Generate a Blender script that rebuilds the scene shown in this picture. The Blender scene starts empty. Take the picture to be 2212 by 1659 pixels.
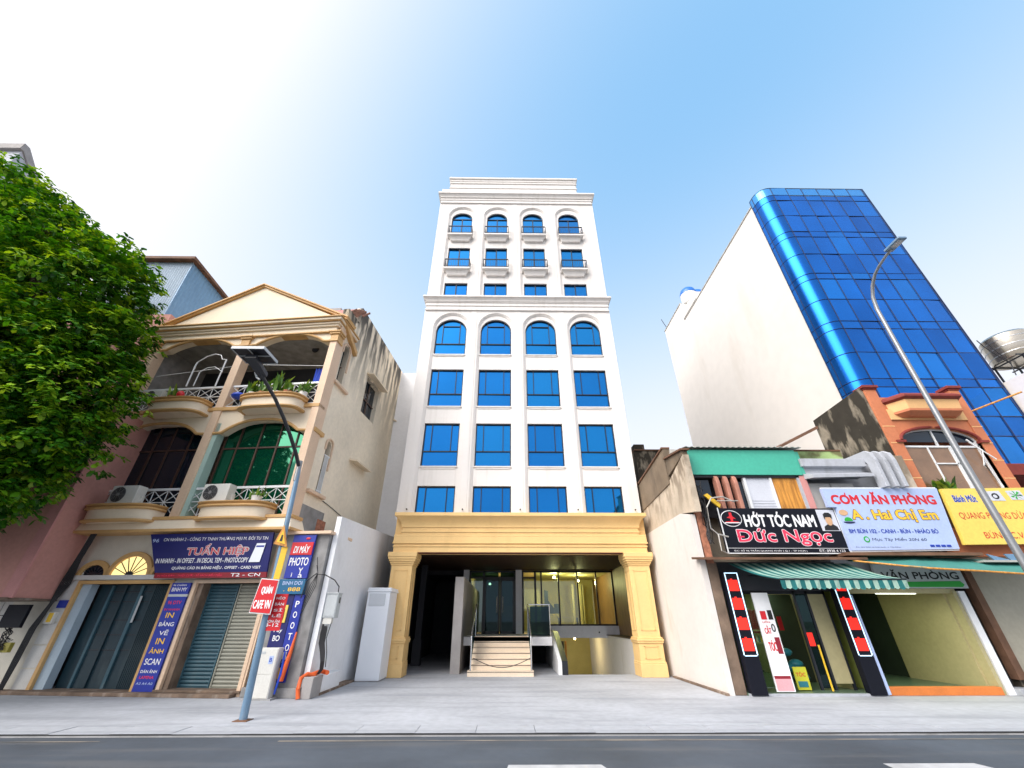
import bpy, bmesh, math, random
from mathutils import Vector, Matrix
R = math.radians
random.seed(7)
scene = bpy.context.scene
COL = scene.collection

# ---------------------------------------------------------------- camera, sky, sun, exposure
cam_data = bpy.data.cameras.new("camera")
cam = bpy.data.objects.new("camera", cam_data)
COL.objects.link(cam)
cam.location = (0, 0, 1.6)
cam.rotation_euler = (R(90 + 30.5), 0, R(-0.7))
cam_data.sensor_width = 36
cam_data.lens = 867 / 2212 * 36
cam_data.clip_start = 0.1
cam_data.clip_end = 2000
scene.camera = cam

WH0, WH1 = .65, 2.2
SKY_GAMMA = .78     # haze flattens the range of the sky
SKY_TINT = (.88, 1.08, 1.06)
SUN_AZ = -130  # degrees from +Y (ahead), negative = to the left
SUN_EL = 40
world = bpy.data.worlds.new("World")
scene.world = world
world.use_nodes = True
wt = world.node_tree
wt.nodes.clear()
wo = wt.nodes.new("ShaderNodeOutputWorld")
wb = wt.nodes.new("ShaderNodeBackground")
sky = wt.nodes.new("ShaderNodeTexSky")
sky.sky_type = 'NISHITA'
sky.sun_disc = False
sky.sun_elevation = R(SUN_EL)
sky.sun_rotation = R(SUN_AZ)
sky.air_density = 1.2
sky.dust_density = 5
sky.ozone_density = 1.5
wb.inputs[1].default_value = 0.15
sky_gamma = wt.nodes.new("ShaderNodeGamma")
sky_gamma.inputs[1].default_value = SKY_GAMMA
sky_tint = wt.nodes.new("ShaderNodeMix"); sky_tint.data_type = 'RGBA'; sky_tint.blend_type = 'MULTIPLY'; sky_tint.inputs[0].default_value = 1
sky_tint.inputs[7].default_value = (*SKY_TINT, 1)
wt.links.new(sky.outputs[0], sky_gamma.inputs[0])
wt.links.new(sky_gamma.outputs[0], sky_tint.inputs[6])
sky_hsv = wt.nodes.new("ShaderNodeHueSaturation")
sky_hsv.inputs["Saturation"].default_value = 1.5
wt.links.new(sky_tint.outputs[2], sky_hsv.inputs["Color"])
# pale haze thickening towards the horizon, the same all round
tcw = wt.nodes.new("ShaderNodeTexCoord"); sepw = wt.nodes.new("ShaderNodeSeparateXYZ"); mrw = wt.nodes.new("ShaderNodeMapRange")
mrw.interpolation_type = 'SMOOTHSTEP'
mrw.inputs[1].default_value = 0.0; mrw.inputs[2].default_value = 1.0; mrw.inputs[3].default_value = 1.0; mrw.inputs[4].default_value = 0.0
hzm = wt.nodes.new("ShaderNodeMix"); hzm.data_type = 'RGBA'; hzm.inputs[7].default_value = (1.58, 1.70, 1.94, 1)
wt.links.new(tcw.outputs["Generated"], sepw.inputs[0]); wt.links.new(sepw.outputs[2], mrw.inputs[0]); wt.links.new(mrw.outputs[0], hzm.inputs[0])
bw = wt.nodes.new("ShaderNodeRGBToBW"); wm = wt.nodes.new("ShaderNodeMapRange"); wm.interpolation_type = 'SMOOTHSTEP'   # the glare round the sun is white
wm.inputs[1].default_value = WH0; wm.inputs[2].default_value = WH1
wcol = wt.nodes.new("ShaderNodeMix"); wcol.data_type = 'RGBA'; wcol.blend_type = 'MULTIPLY'; wcol.inputs[0].default_value = 1; wcol.inputs[7].default_value = (1.02, .99, 1.03, 1)
wmix = wt.nodes.new("ShaderNodeMix"); wmix.data_type = 'RGBA'
wt.links.new(sky_gamma.outputs[0], bw.inputs[0]); wt.links.new(bw.outputs[0], wm.inputs[0]); wt.links.new(wm.outputs[0], wmix.inputs[0])
wt.links.new(bw.outputs[0], wcol.inputs[6]); wt.links.new(sky_hsv.outputs[0], wmix.inputs[6]); wt.links.new(wcol.outputs[2], wmix.inputs[7])
wt.links.new(wmix.outputs[2], hzm.inputs[6]); wt.links.new(hzm.outputs[2], wb.inputs[0])
wt.links.new(wb.outputs[0], wo.inputs[0])

sun_data = bpy.data.lights.new("sun", 'SUN')
sun_data.energy = .9
sun_data.angle = R(50)
sun_data.color = (1.0, 0.93, 0.82)
sun = bpy.data.objects.new("sun", sun_data)
COL.objects.link(sun)
d = Vector((math.sin(R(SUN_AZ)) * math.cos(R(SUN_EL)), math.cos(R(SUN_AZ)) * math.cos(R(SUN_EL)), math.sin(R(SUN_EL))))
sun.rotation_euler = (-d).to_track_quat('-Z', 'Y').to_euler()
sun.location = (-30, 20, 60)

scene.view_settings.view_transform = 'Standard'
scene.view_settings.look = 'None'
scene.view_settings.gamma = 1
scene.view_settings.use_curve_mapping = False
scene.view_settings.exposure = 1.9
scene.cycles.max_bounces = 8
scene.cycles.transparent_max_bounces = 12

# ---------------------------------------------------------------- materials
def mat(name, rgb, rough=.7, metal=0.0, var=.10, scale=2.5, bump=0.0, bscale=60, spec=.5,
        dirt=0.0, dirtcol=(.05, .045, .04), dirtscale=(1.2, 1.2, .25), dirtpos=.55, dirtgrad=None, coat=0.0,
        emit=None, trans=0.0, grain=None, fine=.04):
    m = bpy.data.materials.new(name)
    m.use_nodes = True
    nt = m.node_tree
    b = nt.nodes["Principled BSDF"]
    N, L = nt.nodes.new, nt.links.new
    tc = N("ShaderNodeTexCoord")
    def noise(sc, detail=4, mapping=None):
        n = N("ShaderNodeTexNoise"); n.inputs["Scale"].default_value = sc; n.inputs["Detail"].default_value = detail
        if mapping:
            mp = N("ShaderNodeMapping"); mp.inputs["Scale"].default_value = mapping
            L(tc.outputs["Object"], mp.inputs[0]); L(mp.outputs[0], n.inputs["Vector"])
        else:
            L(tc.outputs["Object"], n.inputs["Vector"])
        return n
    def mixc(fac, a, bb, blend='MIX'):
        x = N("ShaderNodeMix"); x.data_type = 'RGBA'; x.blend_type = blend
        for s, val in ((0, fac), (6, a), (7, bb)):
            if isinstance(val, (int, float)): x.inputs[s].default_value = val
            elif isinstance(val, tuple): x.inputs[s].default_value = (*val, 1)
            else: L(val, x.inputs[s])
        return x.outputs[2]
    def ramp(src, a, bb):
        r = N("ShaderNodeMapRange"); r.inputs[1].default_value = a; r.inputs[2].default_value = bb
        L(src, r.inputs[0]); return r.outputs[0]
    col = rgb
    if var:
        n = noise(scale, 5)
        f = ramp(n.outputs[0], .3, .7)
        dk = tuple(c * (1 - var) for c in rgb); lt = tuple(min(1, c * (1 + var * .6)) for c in rgb)
        col = mixc(f, dk, lt)
        if fine:
            n2 = noise(scale * 14, 3)
            f2 = ramp(n2.outputs[0], .35, .65)
            col = mixc(f2, col, mixc(1.0, col, (1 - fine * 2,) * 3, 'MULTIPLY'))
    if grain:
        n = noise(3, 6, grain)
        f = ramp(n.outputs[0], .35, .65)
        col = mixc(f, col, mixc(1.0, col, (.55, .5, .45), 'MULTIPLY'))
    if dirt:
        n = noise(1.6, 8, dirtscale)
        f = ramp(n.outputs[0], dirtpos, dirtpos + .12)
        if dirtgrad:
            sep = N("ShaderNodeSeparateXYZ"); L(tc.outputs["Object"], sep.inputs[0])
            g = ramp(sep.outputs[2], dirtgrad[0], dirtgrad[1])
            mm = N("ShaderNodeMath"); mm.operation = 'MULTIPLY'; L(f, mm.inputs[0]); L(g, mm.inputs[1]); f = mm.outputs[0]
        mm = N("ShaderNodeMath"); mm.operation = 'MULTIPLY'; L(f, mm.inputs[0]); mm.inputs[1].default_value = dirt; f = mm.outputs[0]
        col = mixc(f, col, dirtcol)
    if isinstance(col, tuple): b.inputs["Base Color"].default_value = (*col, 1)
    else: L(col, b.inputs["Base Color"])
    b.inputs["Roughness"].default_value = rough
    b.inputs["Metallic"].default_value = metal
    b.inputs["Specular IOR Level"].default_value = spec
    b.inputs["Coat Weight"].default_value = coat
    if trans: b.inputs["Transmission Weight"].default_value = trans
    if emit:
        b.inputs["Emission Color"].default_value = (*emit[0], 1); b.inputs["Emission Strength"].default_value = emit[1]
    if bump:
        n = noise(bscale, 4); bp = N("ShaderNodeBump"); bp.inputs["Strength"].default_value = bump; bp.inputs["Distance"].default_value = .01
        L(n.outputs[0], bp.inputs["Height"]); L(bp.outputs[0], b.inputs["Normal"])
    return m

def clear_glass(name, tint, refl=.12, gl=(.9, .95, 1)):
    m = bpy.data.materials.new(name); m.use_nodes = True; nt = m.node_tree; nt.nodes.clear()
    N, L = nt.nodes.new, nt.links.new
    o = N("ShaderNodeOutputMaterial"); mx = N("ShaderNodeMixShader"); t = N("ShaderNodeBsdfTransparent"); g = N("ShaderNodeBsdfGlossy")
    lw = N("ShaderNodeFresnel"); lw.inputs[0].default_value = 1.45
    ma = N("ShaderNodeMath"); ma.operation = 'MULTIPLY_ADD'; ma.inputs[1].default_value = .5; ma.inputs[2].default_value = refl * .4
    t.inputs[0].default_value = (*tint, 1); g.inputs[0].default_value = (*gl, 1); g.inputs[1].default_value = .02
    L(lw.outputs[0], ma.inputs[0]); L(ma.outputs[0], mx.inputs[0]); L(t.outputs[0], mx.inputs[1]); L(g.outputs[0], mx.inputs[2]); L(mx.outputs[0], o.inputs[0])
    return m

def leaf_mat(name, a, b2, c):
    m = bpy.data.materials.new(name); m.use_nodes = True; nt = m.node_tree; b = nt.nodes["Principled BSDF"]
    N, L = nt.nodes.new, nt.links.new
    at = N("ShaderNodeAttribute"); at.attribute_name = "tone"
    cr = N("ShaderNodeValToRGB"); e = cr.color_ramp.elements
    e[0].color = (*a, 1); e[1].color = (*c, 1); x = e.new(.5); x.color = (*b2, 1)
    L(at.outputs["Fac"], cr.inputs[0]); L(cr.outputs[0], b.inputs["Base Color"])
    b.inputs["Roughness"].default_value = .42
    tr = N("ShaderNodeBsdfTranslucent"); mx = N("ShaderNodeMixShader"); mx.inputs[0].default_value = .22
    gm = N("ShaderNodeMix"); gm.data_type = 'RGBA'; gm.blend_type = 'MULTIPLY'; gm.inputs[0].default_value = 1; gm.inputs[7].default_value = (1.7, 1.5, .35, 1)
    L(cr.outputs[0], gm.inputs[6]); L(gm.outputs[2], tr.inputs[0])
    o = nt.nodes["Material Output"]; L(b.outputs[0], mx.inputs[1]); L(tr.outputs[0], mx.inputs[2]); L(mx.outputs[0], o.inputs[0])
    return m

def emis(name, c, s): return mat(name, c, emit=(c, s), var=0)

M = {}
M['asphalt'] = mat('asphalt', (.062, .077, .098), .75, var=.35, scale=.5, bump=.3, bscale=90, dirt=.4, dirtcol=(.12, .12, .12), dirtscale=(.15, 1.6, 1), dirtpos=.54)
M['concrete'] = mat('pavement concrete', (.40, .42, .455), .8, var=.18, scale=.45, bump=.12, bscale=50, dirt=.45, dirtcol=(.22, .235, .26), dirtscale=(.16, 1.2, 1), dirtpos=.5, fine=.06)
M['kerb'] = mat('kerb stone', (.36, .36, .36), .8, var=.2, scale=2, bump=.2, dirt=.4, dirtcol=(.15, .14, .13), dirtscale=(1, 1, 1))
M['ground'] = mat('bare ground', (.2, .19, .17), .95, var=.2, scale=.1)
M['yellow_line'] = mat('faded road paint', (.26, .23, .19), .7, var=.3, scale=3, dirt=.9, dirtcol=(.07, .08, .09), dirtscale=(.5, 2, 1), dirtpos=.46)
M['white_line'] = mat('white road paint', (.45, .46, .47), .7, var=.15, scale=4, dirt=.5, dirtcol=(.2, .2, .2), dirtscale=(1, 1, 1))
M['white'] = mat('white tower render', (.78, .745, .71), .65, var=.03, scale=.5, bump=.03, bscale=30, dirt=.22, dirtcol=(.5, .46, .40), dirtscale=(2.5, 2.5, .14), dirtpos=.55, fine=.01)
M['white_side'] = mat('white painted wall', (.84, .85, .87), .75, var=.05, scale=.6, bump=.08, bscale=20, dirt=.3, dirtcol=(.5, .49, .47), dirtscale=(.8, .8, .3), dirtpos=.6, fine=.02)
M['cream_wall'] = mat('warm white wall', (.68, .64, .60), .8, var=.06, scale=.5, bump=.1, bscale=15, dirt=.35, dirtcol=(.42, .37, .3), dirtscale=(.5, .9, .3), dirtpos=.6, fine=.02)
M['blank_wall'] = mat('tall blank wall', (.73, .69, .64), .8, var=.06, scale=.12, dirt=.22, dirtcol=(.5, .44, .36), dirtscale=(.25, .3, .08), dirtpos=.55, fine=.02)
M['gold'] = mat('yellow stone render', (.82, .55, .23), .6, var=.07, scale=1.2, bump=.05, bscale=25, dirt=.15, dirtcol=(.45, .27, .1), dirtscale=(1, 1, .3), fine=.02)
M['stair'] = mat('cream stair tile', (.82, .68, .52), .45, var=.05, scale=2)
M['frame_black'] = mat('black aluminium', (.012, .014, .02), .35, var=0)
M['pane_blue'] = mat('blue mirror glass', (.008, .195, .52), .04, metal=.85, var=0, spec=.5, coat=.08)
M['pane_tower'] = mat('deep blue mirror glass', (.006, .165, .60), .06, metal=.85, var=.3, scale=.22, spec=.5, fine=0, coat=.06)
M['pane_tower2'] = mat('deep blue mirror glass lighter', (.006, .20, .66), .05, metal=.85, var=.2, scale=.3, spec=.5, fine=0, coat=.1)
M['pane_tower3'] = mat('deep blue mirror glass darker', (.004, .13, .50), .08, metal=.85, var=.25, scale=.3, spec=.5, fine=0, coat=.05)
M['pane_blue2'] = mat('blue mirror glass second', (.006, .165, .49), .05, metal=.85, var=.06, scale=.5, spec=.5, coat=.08, fine=0)
M['pane_curved'] = mat('curved blue glass', (.006, .10, .38), .18, metal=.85, var=.1, scale=.4, fine=0)
M['pane_top'] = mat('light blue parapet glass', (.02, .24, .62), .06, metal=.4, var=0, coat=.4)
M['mullion'] = mat('dark blue mullion', (.008, .02, .07), .4, var=0)
M['wood_ceiling'] = mat('dark wood ceiling', (.05, .025, .015), .6, spec=.15, var=.2, scale=3, grain=(1, 14, 1))
M['wood_side'] = mat('brown wood panel', (.35, .19, .08), .5, var=.15, grain=(8, 8, .6))
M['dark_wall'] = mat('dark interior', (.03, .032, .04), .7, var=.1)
M['grey_wall'] = mat('grey render', (.36, .34, .33), .8, var=.1)
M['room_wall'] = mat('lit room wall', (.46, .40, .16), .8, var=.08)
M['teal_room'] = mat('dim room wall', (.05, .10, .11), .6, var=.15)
M['glass'] = clear_glass('clear glass', (.75, .85, .78))
M['glass_dark'] = clear_glass('tinted glass', (.14, .24, .27), gl=(.3, .45, .5))
M['steel'] = mat('stainless steel', (.62, .64, .66), .25, metal=.9, var=.05)
M['black'] = mat('black paint', (.01, .01, .012), .5, var=.0)
M['cable'] = mat('black cable', (.012, .012, .014), .5, var=0)
M['house_cream'] = mat('cream house plaster', (.82, .70, .53), .75, var=.06, scale=1, bump=.08, bscale=20, dirt=.3, dirtcol=(.45, .34, .22), dirtscale=(1, 1, .25), dirtpos=.6, fine=.02)
M['house_trim'] = mat('ochre trim', (.60, .36, .14), .6, var=.12, scale=2, dirt=.3, dirtcol=(.25, .12, .05), dirtscale=(1, 1, 1), dirtpos=.6)
M['house_column'] = mat('peach column', (.74, .54, .38), .7, var=.07, scale=1.5)
M['house_side'] = mat('stained cream wall', (.84, .74, .58), .85, var=.12, scale=.6, bump=.2, bscale=12, dirt=.95, dirtcol=(.035, .035, .035), dirtscale=(2.2, 2.2, .35), dirtpos=.42, dirtgrad=(9.0, 13.0))
M['patch'] = mat('bare cement patch', (.27, .265, .26), .9, var=.3, scale=3, bump=.3, bscale=15)
M['brick_patch'] = mat('exposed brick', (.42, .17, .1), .9, var=.4, scale=9, bump=.3, bscale=20)
M['green_glass'] = mat('dark green glass', (.006, .13, .07), .04, metal=.65, var=.2, scale=.6, fine=0, coat=.2)
M['navy_glass'] = mat('near black glass', (.006, .016, .03), .05, metal=.1, var=0, coat=.12)
M['brown_frame'] = mat('brown window frame', (.09, .045, .03), .5, var=.1)
M['white_metal'] = mat('white painted metal', (.75, .77, .78), .4, var=.04)
M['tile_white'] = mat('white wall tile', (.62, .61, .58), .35, var=.05, scale=3)
M['tile_cream'] = mat('cream wall tile', (.66, .62, .52), .4, var=.06, scale=3, dirt=.25, dirtcol=(.4, .36, .3), dirtscale=(1, 1, .4))
M['shutter_blue'] = mat('slate blue shutter', (.045, .115, .15), .45, var=.15, scale=2, dirt=.3, dirtcol=(.2, .22, .22), dirtscale=(2, 1, .6))
M['shutter_grey'] = mat('grey green shutter', (.34, .34, .28), .5, var=.12, scale=2, dirt=.4, dirtcol=(.25, .15, .1), dirtscale=(3, 1, .8), dirtpos=.62)
M['gate_teal'] = mat('dark teal gate', (.010, .034, .048), .45, var=.2, scale=1.5, dirt=.2, dirtcol=(.12, .16, .16), dirtscale=(2, 1, .5))
M['sign_navy'] = mat('navy sign sheet', (.008, .01, .12), .4, var=.1, scale=1)
M['sign_blue'] = mat('royal blue sign sheet', (.012, .03, .32), .4, var=.1, scale=1)
M['sign_teal'] = mat('teal sign sheet', (.01, .12, .25), .4, var=.1)
M['sign_red'] = mat('red sign sheet', (.62, .012, .02), .4, var=.08)
M['sign_darkred'] = mat('dark red sign sheet', (.25, .008, .02), .4, var=.15)
M['sign_black'] = mat('black sign sheet', (.005, .006, .012), .5, spec=.2, var=.0)
M['sign_sky'] = mat('pale blue sign sheet', (.42, .52, .78), .45, var=.06, scale=1)
M['sign_yellow'] = mat('yellow sign sheet', (.82, .62, .12), .45, var=.08, scale=1)
M['ink_white'] = mat('white lettering', (.8, .8, .82), .5, var=0)
M['ink_red'] = mat('red lettering', (.65, .01, .015), .5, var=0)
M['ink_pink'] = mat('pink red lettering', (.75, .03, .09), .5, var=0)
M['ink_yellow'] = mat('yellow lettering', (.85, .50, .03), .5, var=0)
M['ink_blue'] = mat('blue lettering', (.01, .04, .35), .5, var=0)
M['ink_navy'] = mat('navy lettering', (.01, .012, .08), .5, var=0)
M['ink_black'] = mat('black lettering', (.01, .01, .01), .5, var=0)
M['ink_green'] = mat('green print', (.02, .35, .04), .5, var=0)
M['skin'] = mat('printed skin tone', (.6, .36, .2), .5, var=.1)
M['pole'] = mat('blue grey pole paint', (.17, .28, .40), .4, metal=.3, var=.15, scale=2, dirt=.3, dirtcol=(.3, .33, .36), dirtscale=(4, 4, 1))
M['pole_silver'] = mat('galvanised pole', (.28, .29, .30), .35, metal=.6, var=.1, scale=2)
M['pvc_orange'] = mat('orange conduit', (.75, .12, .02), .5, var=.1)
M['cabinet_white'] = mat('white cabinet', (.80, .83, .87), .45, var=.02, scale=1, fine=0)
M['cabinet_beige'] = mat('off white cabinet', (.68, .67, .62), .5, var=.06, scale=2, dirt=.2, dirtcol=(.45, .42, .36), dirtscale=(1, 1, .5))
M['meter_grey'] = mat('grey meter box', (.50, .53, .54), .45, var=.04)
M['pink'] = mat('pink render', (.62, .30, .25), .8, var=.07, scale=.8)
M['metal_blue'] = mat('blue metal cladding', (.16, .30, .46), .45, metal=.2, var=.08, scale=.5)
M['metal_grey'] = mat('pale grey metal cladding', (.36, .44, .52), .45, metal=.3, var=.08, scale=.5)
M['rust'] = mat('rusty brown metal', (.16, .08, .045), .8, var=.35, scale=3)
M['grey_block'] = mat('pale grey high rise', (.5, .52, .57), .8, var=.04)
M['kerb_shadow'] = mat('painted kerb shadow', (.03, .03, .03), .9, var=.2)  # shade below the kerb edge, put into a dark colour
M['ochre_weather'] = mat('rust stained wall', (.20, .15, .10), .9, var=.3, scale=1.2, bump=.3, bscale=12, dirt=.7, dirtcol=(.09, .07, .05), dirtscale=(1, 1.2, .4), dirtpos=.52)
M['peeling'] = mat('peeling cream wall', (.56, .47, .36), .9, var=.2, scale=1.2, bump=.2, bscale=10, dirt=.7, dirtcol=(.13, .09, .055), dirtscale=(1, 2.2, .8), dirtpos=.44, dirtgrad=(4.4, 5.7))
M['mould'] = mat('black mould wall', (.28, .24, .18), .95, var=.45, scale=2.2, bump=.3, bscale=8, dirt=.93, dirtcol=(.016, .013, .008), dirtscale=(1.8, 1.8, .7), dirtpos=.36)
M['dark_stone'] = mat('weathered brown stone', (.2, .14, .1), .9, var=.4, scale=3, bump=.4, bscale=12, dirt=.6, dirtcol=(.38, .33, .28), dirtscale=(2, 2, .5))
M['mint'] = mat('mint green fascia', (.06, .42, .30), .5, var=.06, scale=.8)
M['zinc'] = mat('zinc roof edge', (.5, .48, .44), .55, metal=.3, var=.2, scale=4)
M['fin_pink'] = mat('faded pink fin', (.45, .2, .14), .7, var=.15)
M['panel_white'] = mat('white sliding panel', (.6, .62, .68), .5, var=.05)
M['panel_orange'] = mat('varnished orange wood', (.72, .32, .05), .5, var=.12, grain=(6, 6, .6))
M['panel_pink'] = mat('pink pier', (.6, .27, .25), .7, var=.08)
M['grey_conc'] = mat('grey painted concrete', (.42, .44, .48), .8, var=.1, scale=1, dirt=.35, dirtcol=(.2, .2, .2), dirtscale=(1.5, 1.5, .4))
M['lime'] = mat('peeling lime wall', (.42, .58, .24), .85, var=.15, scale=2, dirt=.8, dirtcol=(.14, .11, .05), dirtscale=(.9, .9, .9), dirtpos=.52)
M['orange_house'] = mat('terracotta render', (.56, .19, .085), .75, var=.1, scale=.8, bump=.1, dirt=.25, dirtcol=(.3, .1, .05), dirtscale=(1, 1, .4))
M['orange_band'] = mat('pale orange band', (.78, .46, .2), .75, var=.06)
M['roof_red'] = mat('dark red roof tile', (.22, .03, .02), .7, var=.2, scale=6)
M['shop_glass'] = mat('brown curtained glass', (.24, .14, .08), .15, metal=.0, var=.3, scale=1.2, coat=.4, spec=.5)
M['awning_teal'] = mat('teal awning cloth', (.006, .13, .13), .7, var=.1)
M['awning_pale'] = mat('pale awning cloth', (.30, .46, .38), .7, var=.1, dirt=.3, dirtcol=(.12, .22, .18), dirtscale=(1, 1, 1))
M['awning_plain'] = mat('faded green awning cloth', (.045, .22, .19), .7, var=.15, scale=1.5)
M['shop_wall'] = mat('green lit shop wall', (.36, .42, .10), .8, var=.08)
M['shop_cream'] = mat('cream partition', (.44, .39, .21), .7, var=.08, scale=.8)
M['shop_dark'] = mat('dark shop fitting', (.03, .045, .035), .5, var=.2)
M['shop_floor'] = mat('green shop floor', (.1, .16, .11), .3, var=.1)
M['threshold_orange'] = mat('orange tile threshold', (.68, .2, .04), .5, var=.12)
M['beige_shutter'] = mat('beige flat shutter', (.40, .37, .29), .6, var=.08, scale=.7)
M['led_red'] = emis('red LED', (.9, .02, .01), .22)
M['led_white'] = emis('blue white LED line', (.55, .8, 1), .45)
M['tube'] = emis('fluorescent tube', (.95, 1, .85), 2.2)
M['lamp_warm'] = emis('warm lamp', (1, .82, .45), 7)
M['teal_plastic'] = mat('teal plastic', (.02, .18, .22), .4)
M['yellow_plastic'] = mat('yellow paint', (.8, .5, .03), .4)
M['leaf'] = leaf_mat('broad leaf', (.012, .085, .003), (.08, .27, .008), (.36, .54, .03))
M['plant'] = leaf_mat('balcony plant leaf', (.03, .09, .01), (.08, .2, .02), (.25, .34, .05))
M['bark'] = mat('bark', (.09, .065, .045), .9, var=.3, scale=4, bump=.5, bscale=15)
M['tarp_blue'] = mat('blue tarpaulin', (.01, .06, .5), .5, var=.15)
M['red'] = mat('red plastic', (.65, .02, .03), .4)
M['steel_tank'] = mat('steel tank', (.6, .54, .45), .22, metal=.9, var=.06, scale=1)
M['dome_blue'] = mat('blue dome plastic', (.02, .15, .55), .35, var=.05)

# ---------------------------------------------------------------- mesh helpers
FRAME = [Matrix.Identity(4)]
LOC = {}

class MB:
    def __init__(s, T=None):
        s.v, s.f, s.m, s.T, s.mi = [], [], [], T, 0
    def add(s, vs, fs):
        o = len(s.v)
        if s.T: vs = [s.T(*p) for p in vs]
        s.v += [tuple(p) for p in vs]
        s.f += [tuple(i + o for i in f) for f in fs]
        s.m += [s.mi] * len(fs)
        return s
    def box(s, x0, x1, y0, y1, z0, z1):
        return s.add([(x0, y0, z0), (x1, y0, z0), (x1, y1, z0), (x0, y1, z0), (x0, y0, z1), (x1, y0, z1), (x1, y1, z1), (x0, y1, z1)],
                     [(0, 3, 2, 1), (4, 5, 6, 7), (0, 1, 5, 4), (1, 2, 6, 5), (2, 3, 7, 6), (3, 0, 4, 7)])
    def prism(s, a, b):      # two matching rings
        n = len(a)
        return s.add(list(a) + list(b), [tuple(range(n))[::-1], tuple(range(n, 2 * n))] + [(i, (i + 1) % n, n + (i + 1) % n, n + i) for i in range(n)])
    def xz(s, pts, y0, y1): return s.prism([(x, y0, z) for x, z in pts], [(x, y1, z) for x, z in pts])
    def yz(s, pts, x0, x1): return s.prism([(x0, y, z) for y, z in pts], [(x1, y, z) for y, z in pts])
    def xy(s, pts, z0, z1): return s.prism([(x, y, z0) for x, y in pts], [(x, y, z1) for x, y in pts])
    def poly(s, pts): return s.add(pts, [tuple(range(len(pts)))])
    def rings(s, rs, closed=True, cap=True):
        n = len(rs[0]); vs = [p for r in rs for p in r]; fs = []
        for k in range(len(rs) - 1):
            for i in range(n if closed else n - 1):
                j = (i + 1) % n
                fs.append((k * n + i, k * n + j, (k + 1) * n + j, (k + 1) * n + i))
        if cap and closed: fs += [tuple(range(n))[::-1], tuple(range((len(rs) - 1) * n, len(rs) * n))]
        return s.add(vs, fs)
    def tube(s, path, r, n=8):
        path = [Vector(p) for p in path]; rs = []
        if not isinstance(r, (list, tuple)): r = [r] * len(path)
        up = None
        for i, p in enumerate(path):
            t = (path[min(i + 1, len(path) - 1)] - path[max(i - 1, 0)]).normalized()
            if up is None: up = Vector((0, 0, 1)) if abs(t.z) < .9 else Vector((1, 0, 0))
            a = t.cross(up).normalized(); b = t.cross(a).normalized(); up = -b if False else up
            rs.append([tuple(p + (a * math.cos(2 * math.pi * k / n) + b * math.sin(2 * math.pi * k / n)) * r[i]) for k in range(n)])
        return s.rings(rs)
    def bar(s, p, q, w, h=None):
        p, q = Vector(p), Vector(q); h = h or w; t = (q - p).normalized()
        up = Vector((0, 0, 1)) if abs(t.z) < .95 else Vector((0, 1, 0))
        a = t.cross(up).normalized() * w / 2; b = t.cross(a).normalized() * h / 2
        return s.prism([tuple(p + u) for u in (a + b, a - b, -a - b, -a + b)], [tuple(q + u) for u in (a + b, a - b, -a - b, -a + b)])
    def lathe(s, cx, cy, prof, n=20):
        return s.rings([[(cx + r * math.cos(2 * math.pi * k / n), cy + r * math.sin(2 * math.pi * k / n), z) for k in range(n)] for r, z in prof])
    def disc_y(s, cx, cz, y0, y1, r, n=24, r2=None):   # cylinder along y
        r2 = r if r2 is None else r2
        return s.rings([[(cx + rr * math.cos(2 * math.pi * k / n), y, cz + rr * math.sin(2 * math.pi * k / n)) for k in range(n)] for rr, y in ((r, y0), (r2, y1))])
    def blob(s, c, rx, ry, rz, n=10, k=6):
        return s.rings([[(c[0] + rx * math.sin(math.pi * max(.02, min(.98, j / k))) * math.cos(2 * math.pi * i / n), c[1] + ry * math.sin(math.pi * max(.02, min(.98, j / k))) * math.sin(2 * math.pi * i / n), c[2] + rz * math.cos(math.pi * j / k)) for i in range(n)] for j in range(k + 1)])
    def stack(s, x0, x1, yf, yb, layers):     # cornice: (z0, z1, projection) with side returns
        for z0, z1, p in layers: s.box(x0 - p, x1 + p, yf - p, yb, z0, z1)
        return s
    def cove(s, x0, x1, yf, yb, z0, p0, z1, p1, n=6, power=2.0):
        rs = []
        for i in range(n + 1):
            t = i / n; p = p0 + (p1 - p0) * t ** power; z = z0 + (z1 - z0) * t
            rs.append([(x0 - p, yf - p, z), (x1 + p, yf - p, z), (x1 + p, yb, z), (x0 - p, yb, z)])
        return s.rings(rs)
    def build(s, name, m, parent=None, smooth=False, bevel=0, label=None, cat=None, group=None, kind=None, loc=None):
        F = FRAME[-1]
        me = bpy.data.meshes.new(name)
        if parent is not None: off = Vector(LOC[parent.name])
        else: off = Vector(loc) if loc is not None else Vector((0, 0, 0))
        vs = s.v
        if parent is None and loc is None and vs:
            xs = [p[0] for p in vs]; ys = [p[1] for p in vs]; zs = [p[2] for p in vs]
            off = Vector(((min(xs) + max(xs)) / 2, (min(ys) + max(ys)) / 2, min(zs)))
        me.from_pydata([(p[0] - off.x, p[1] - off.y, p[2] - off.z) for p in vs], [], s.f)
        ms = m if isinstance(m, (list, tuple)) else [m]
        for x in ms: me.materials.append(M[x] if isinstance(x, str) else x)
        if len(ms) > 1: me.polygons.foreach_set("material_index", s.m)
        bm = bmesh.new(); bm.from_mesh(me); bmesh.ops.recalc_face_normals(bm, faces=bm.faces); bm.to_mesh(me); bm.free()
        if smooth:
            me.polygons.foreach_set("use_smooth", [True] * len(me.polygons)); me.set_sharp_from_angle(angle=R(38))
        me.update()
        o = bpy.data.objects.new(name, me); COL.objects.link(o)
        if parent is not None: o.parent = parent
        else: o.matrix_world = F @ Matrix.Translation(off)
        LOC[o.name] = tuple(off)
        if bevel:
            b = o.modifiers.new("bevel", 'BEVEL'); b.width = bevel; b.segments = 2; b.limit_method = 'ANGLE'; b.angle_limit = R(40)
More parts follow.
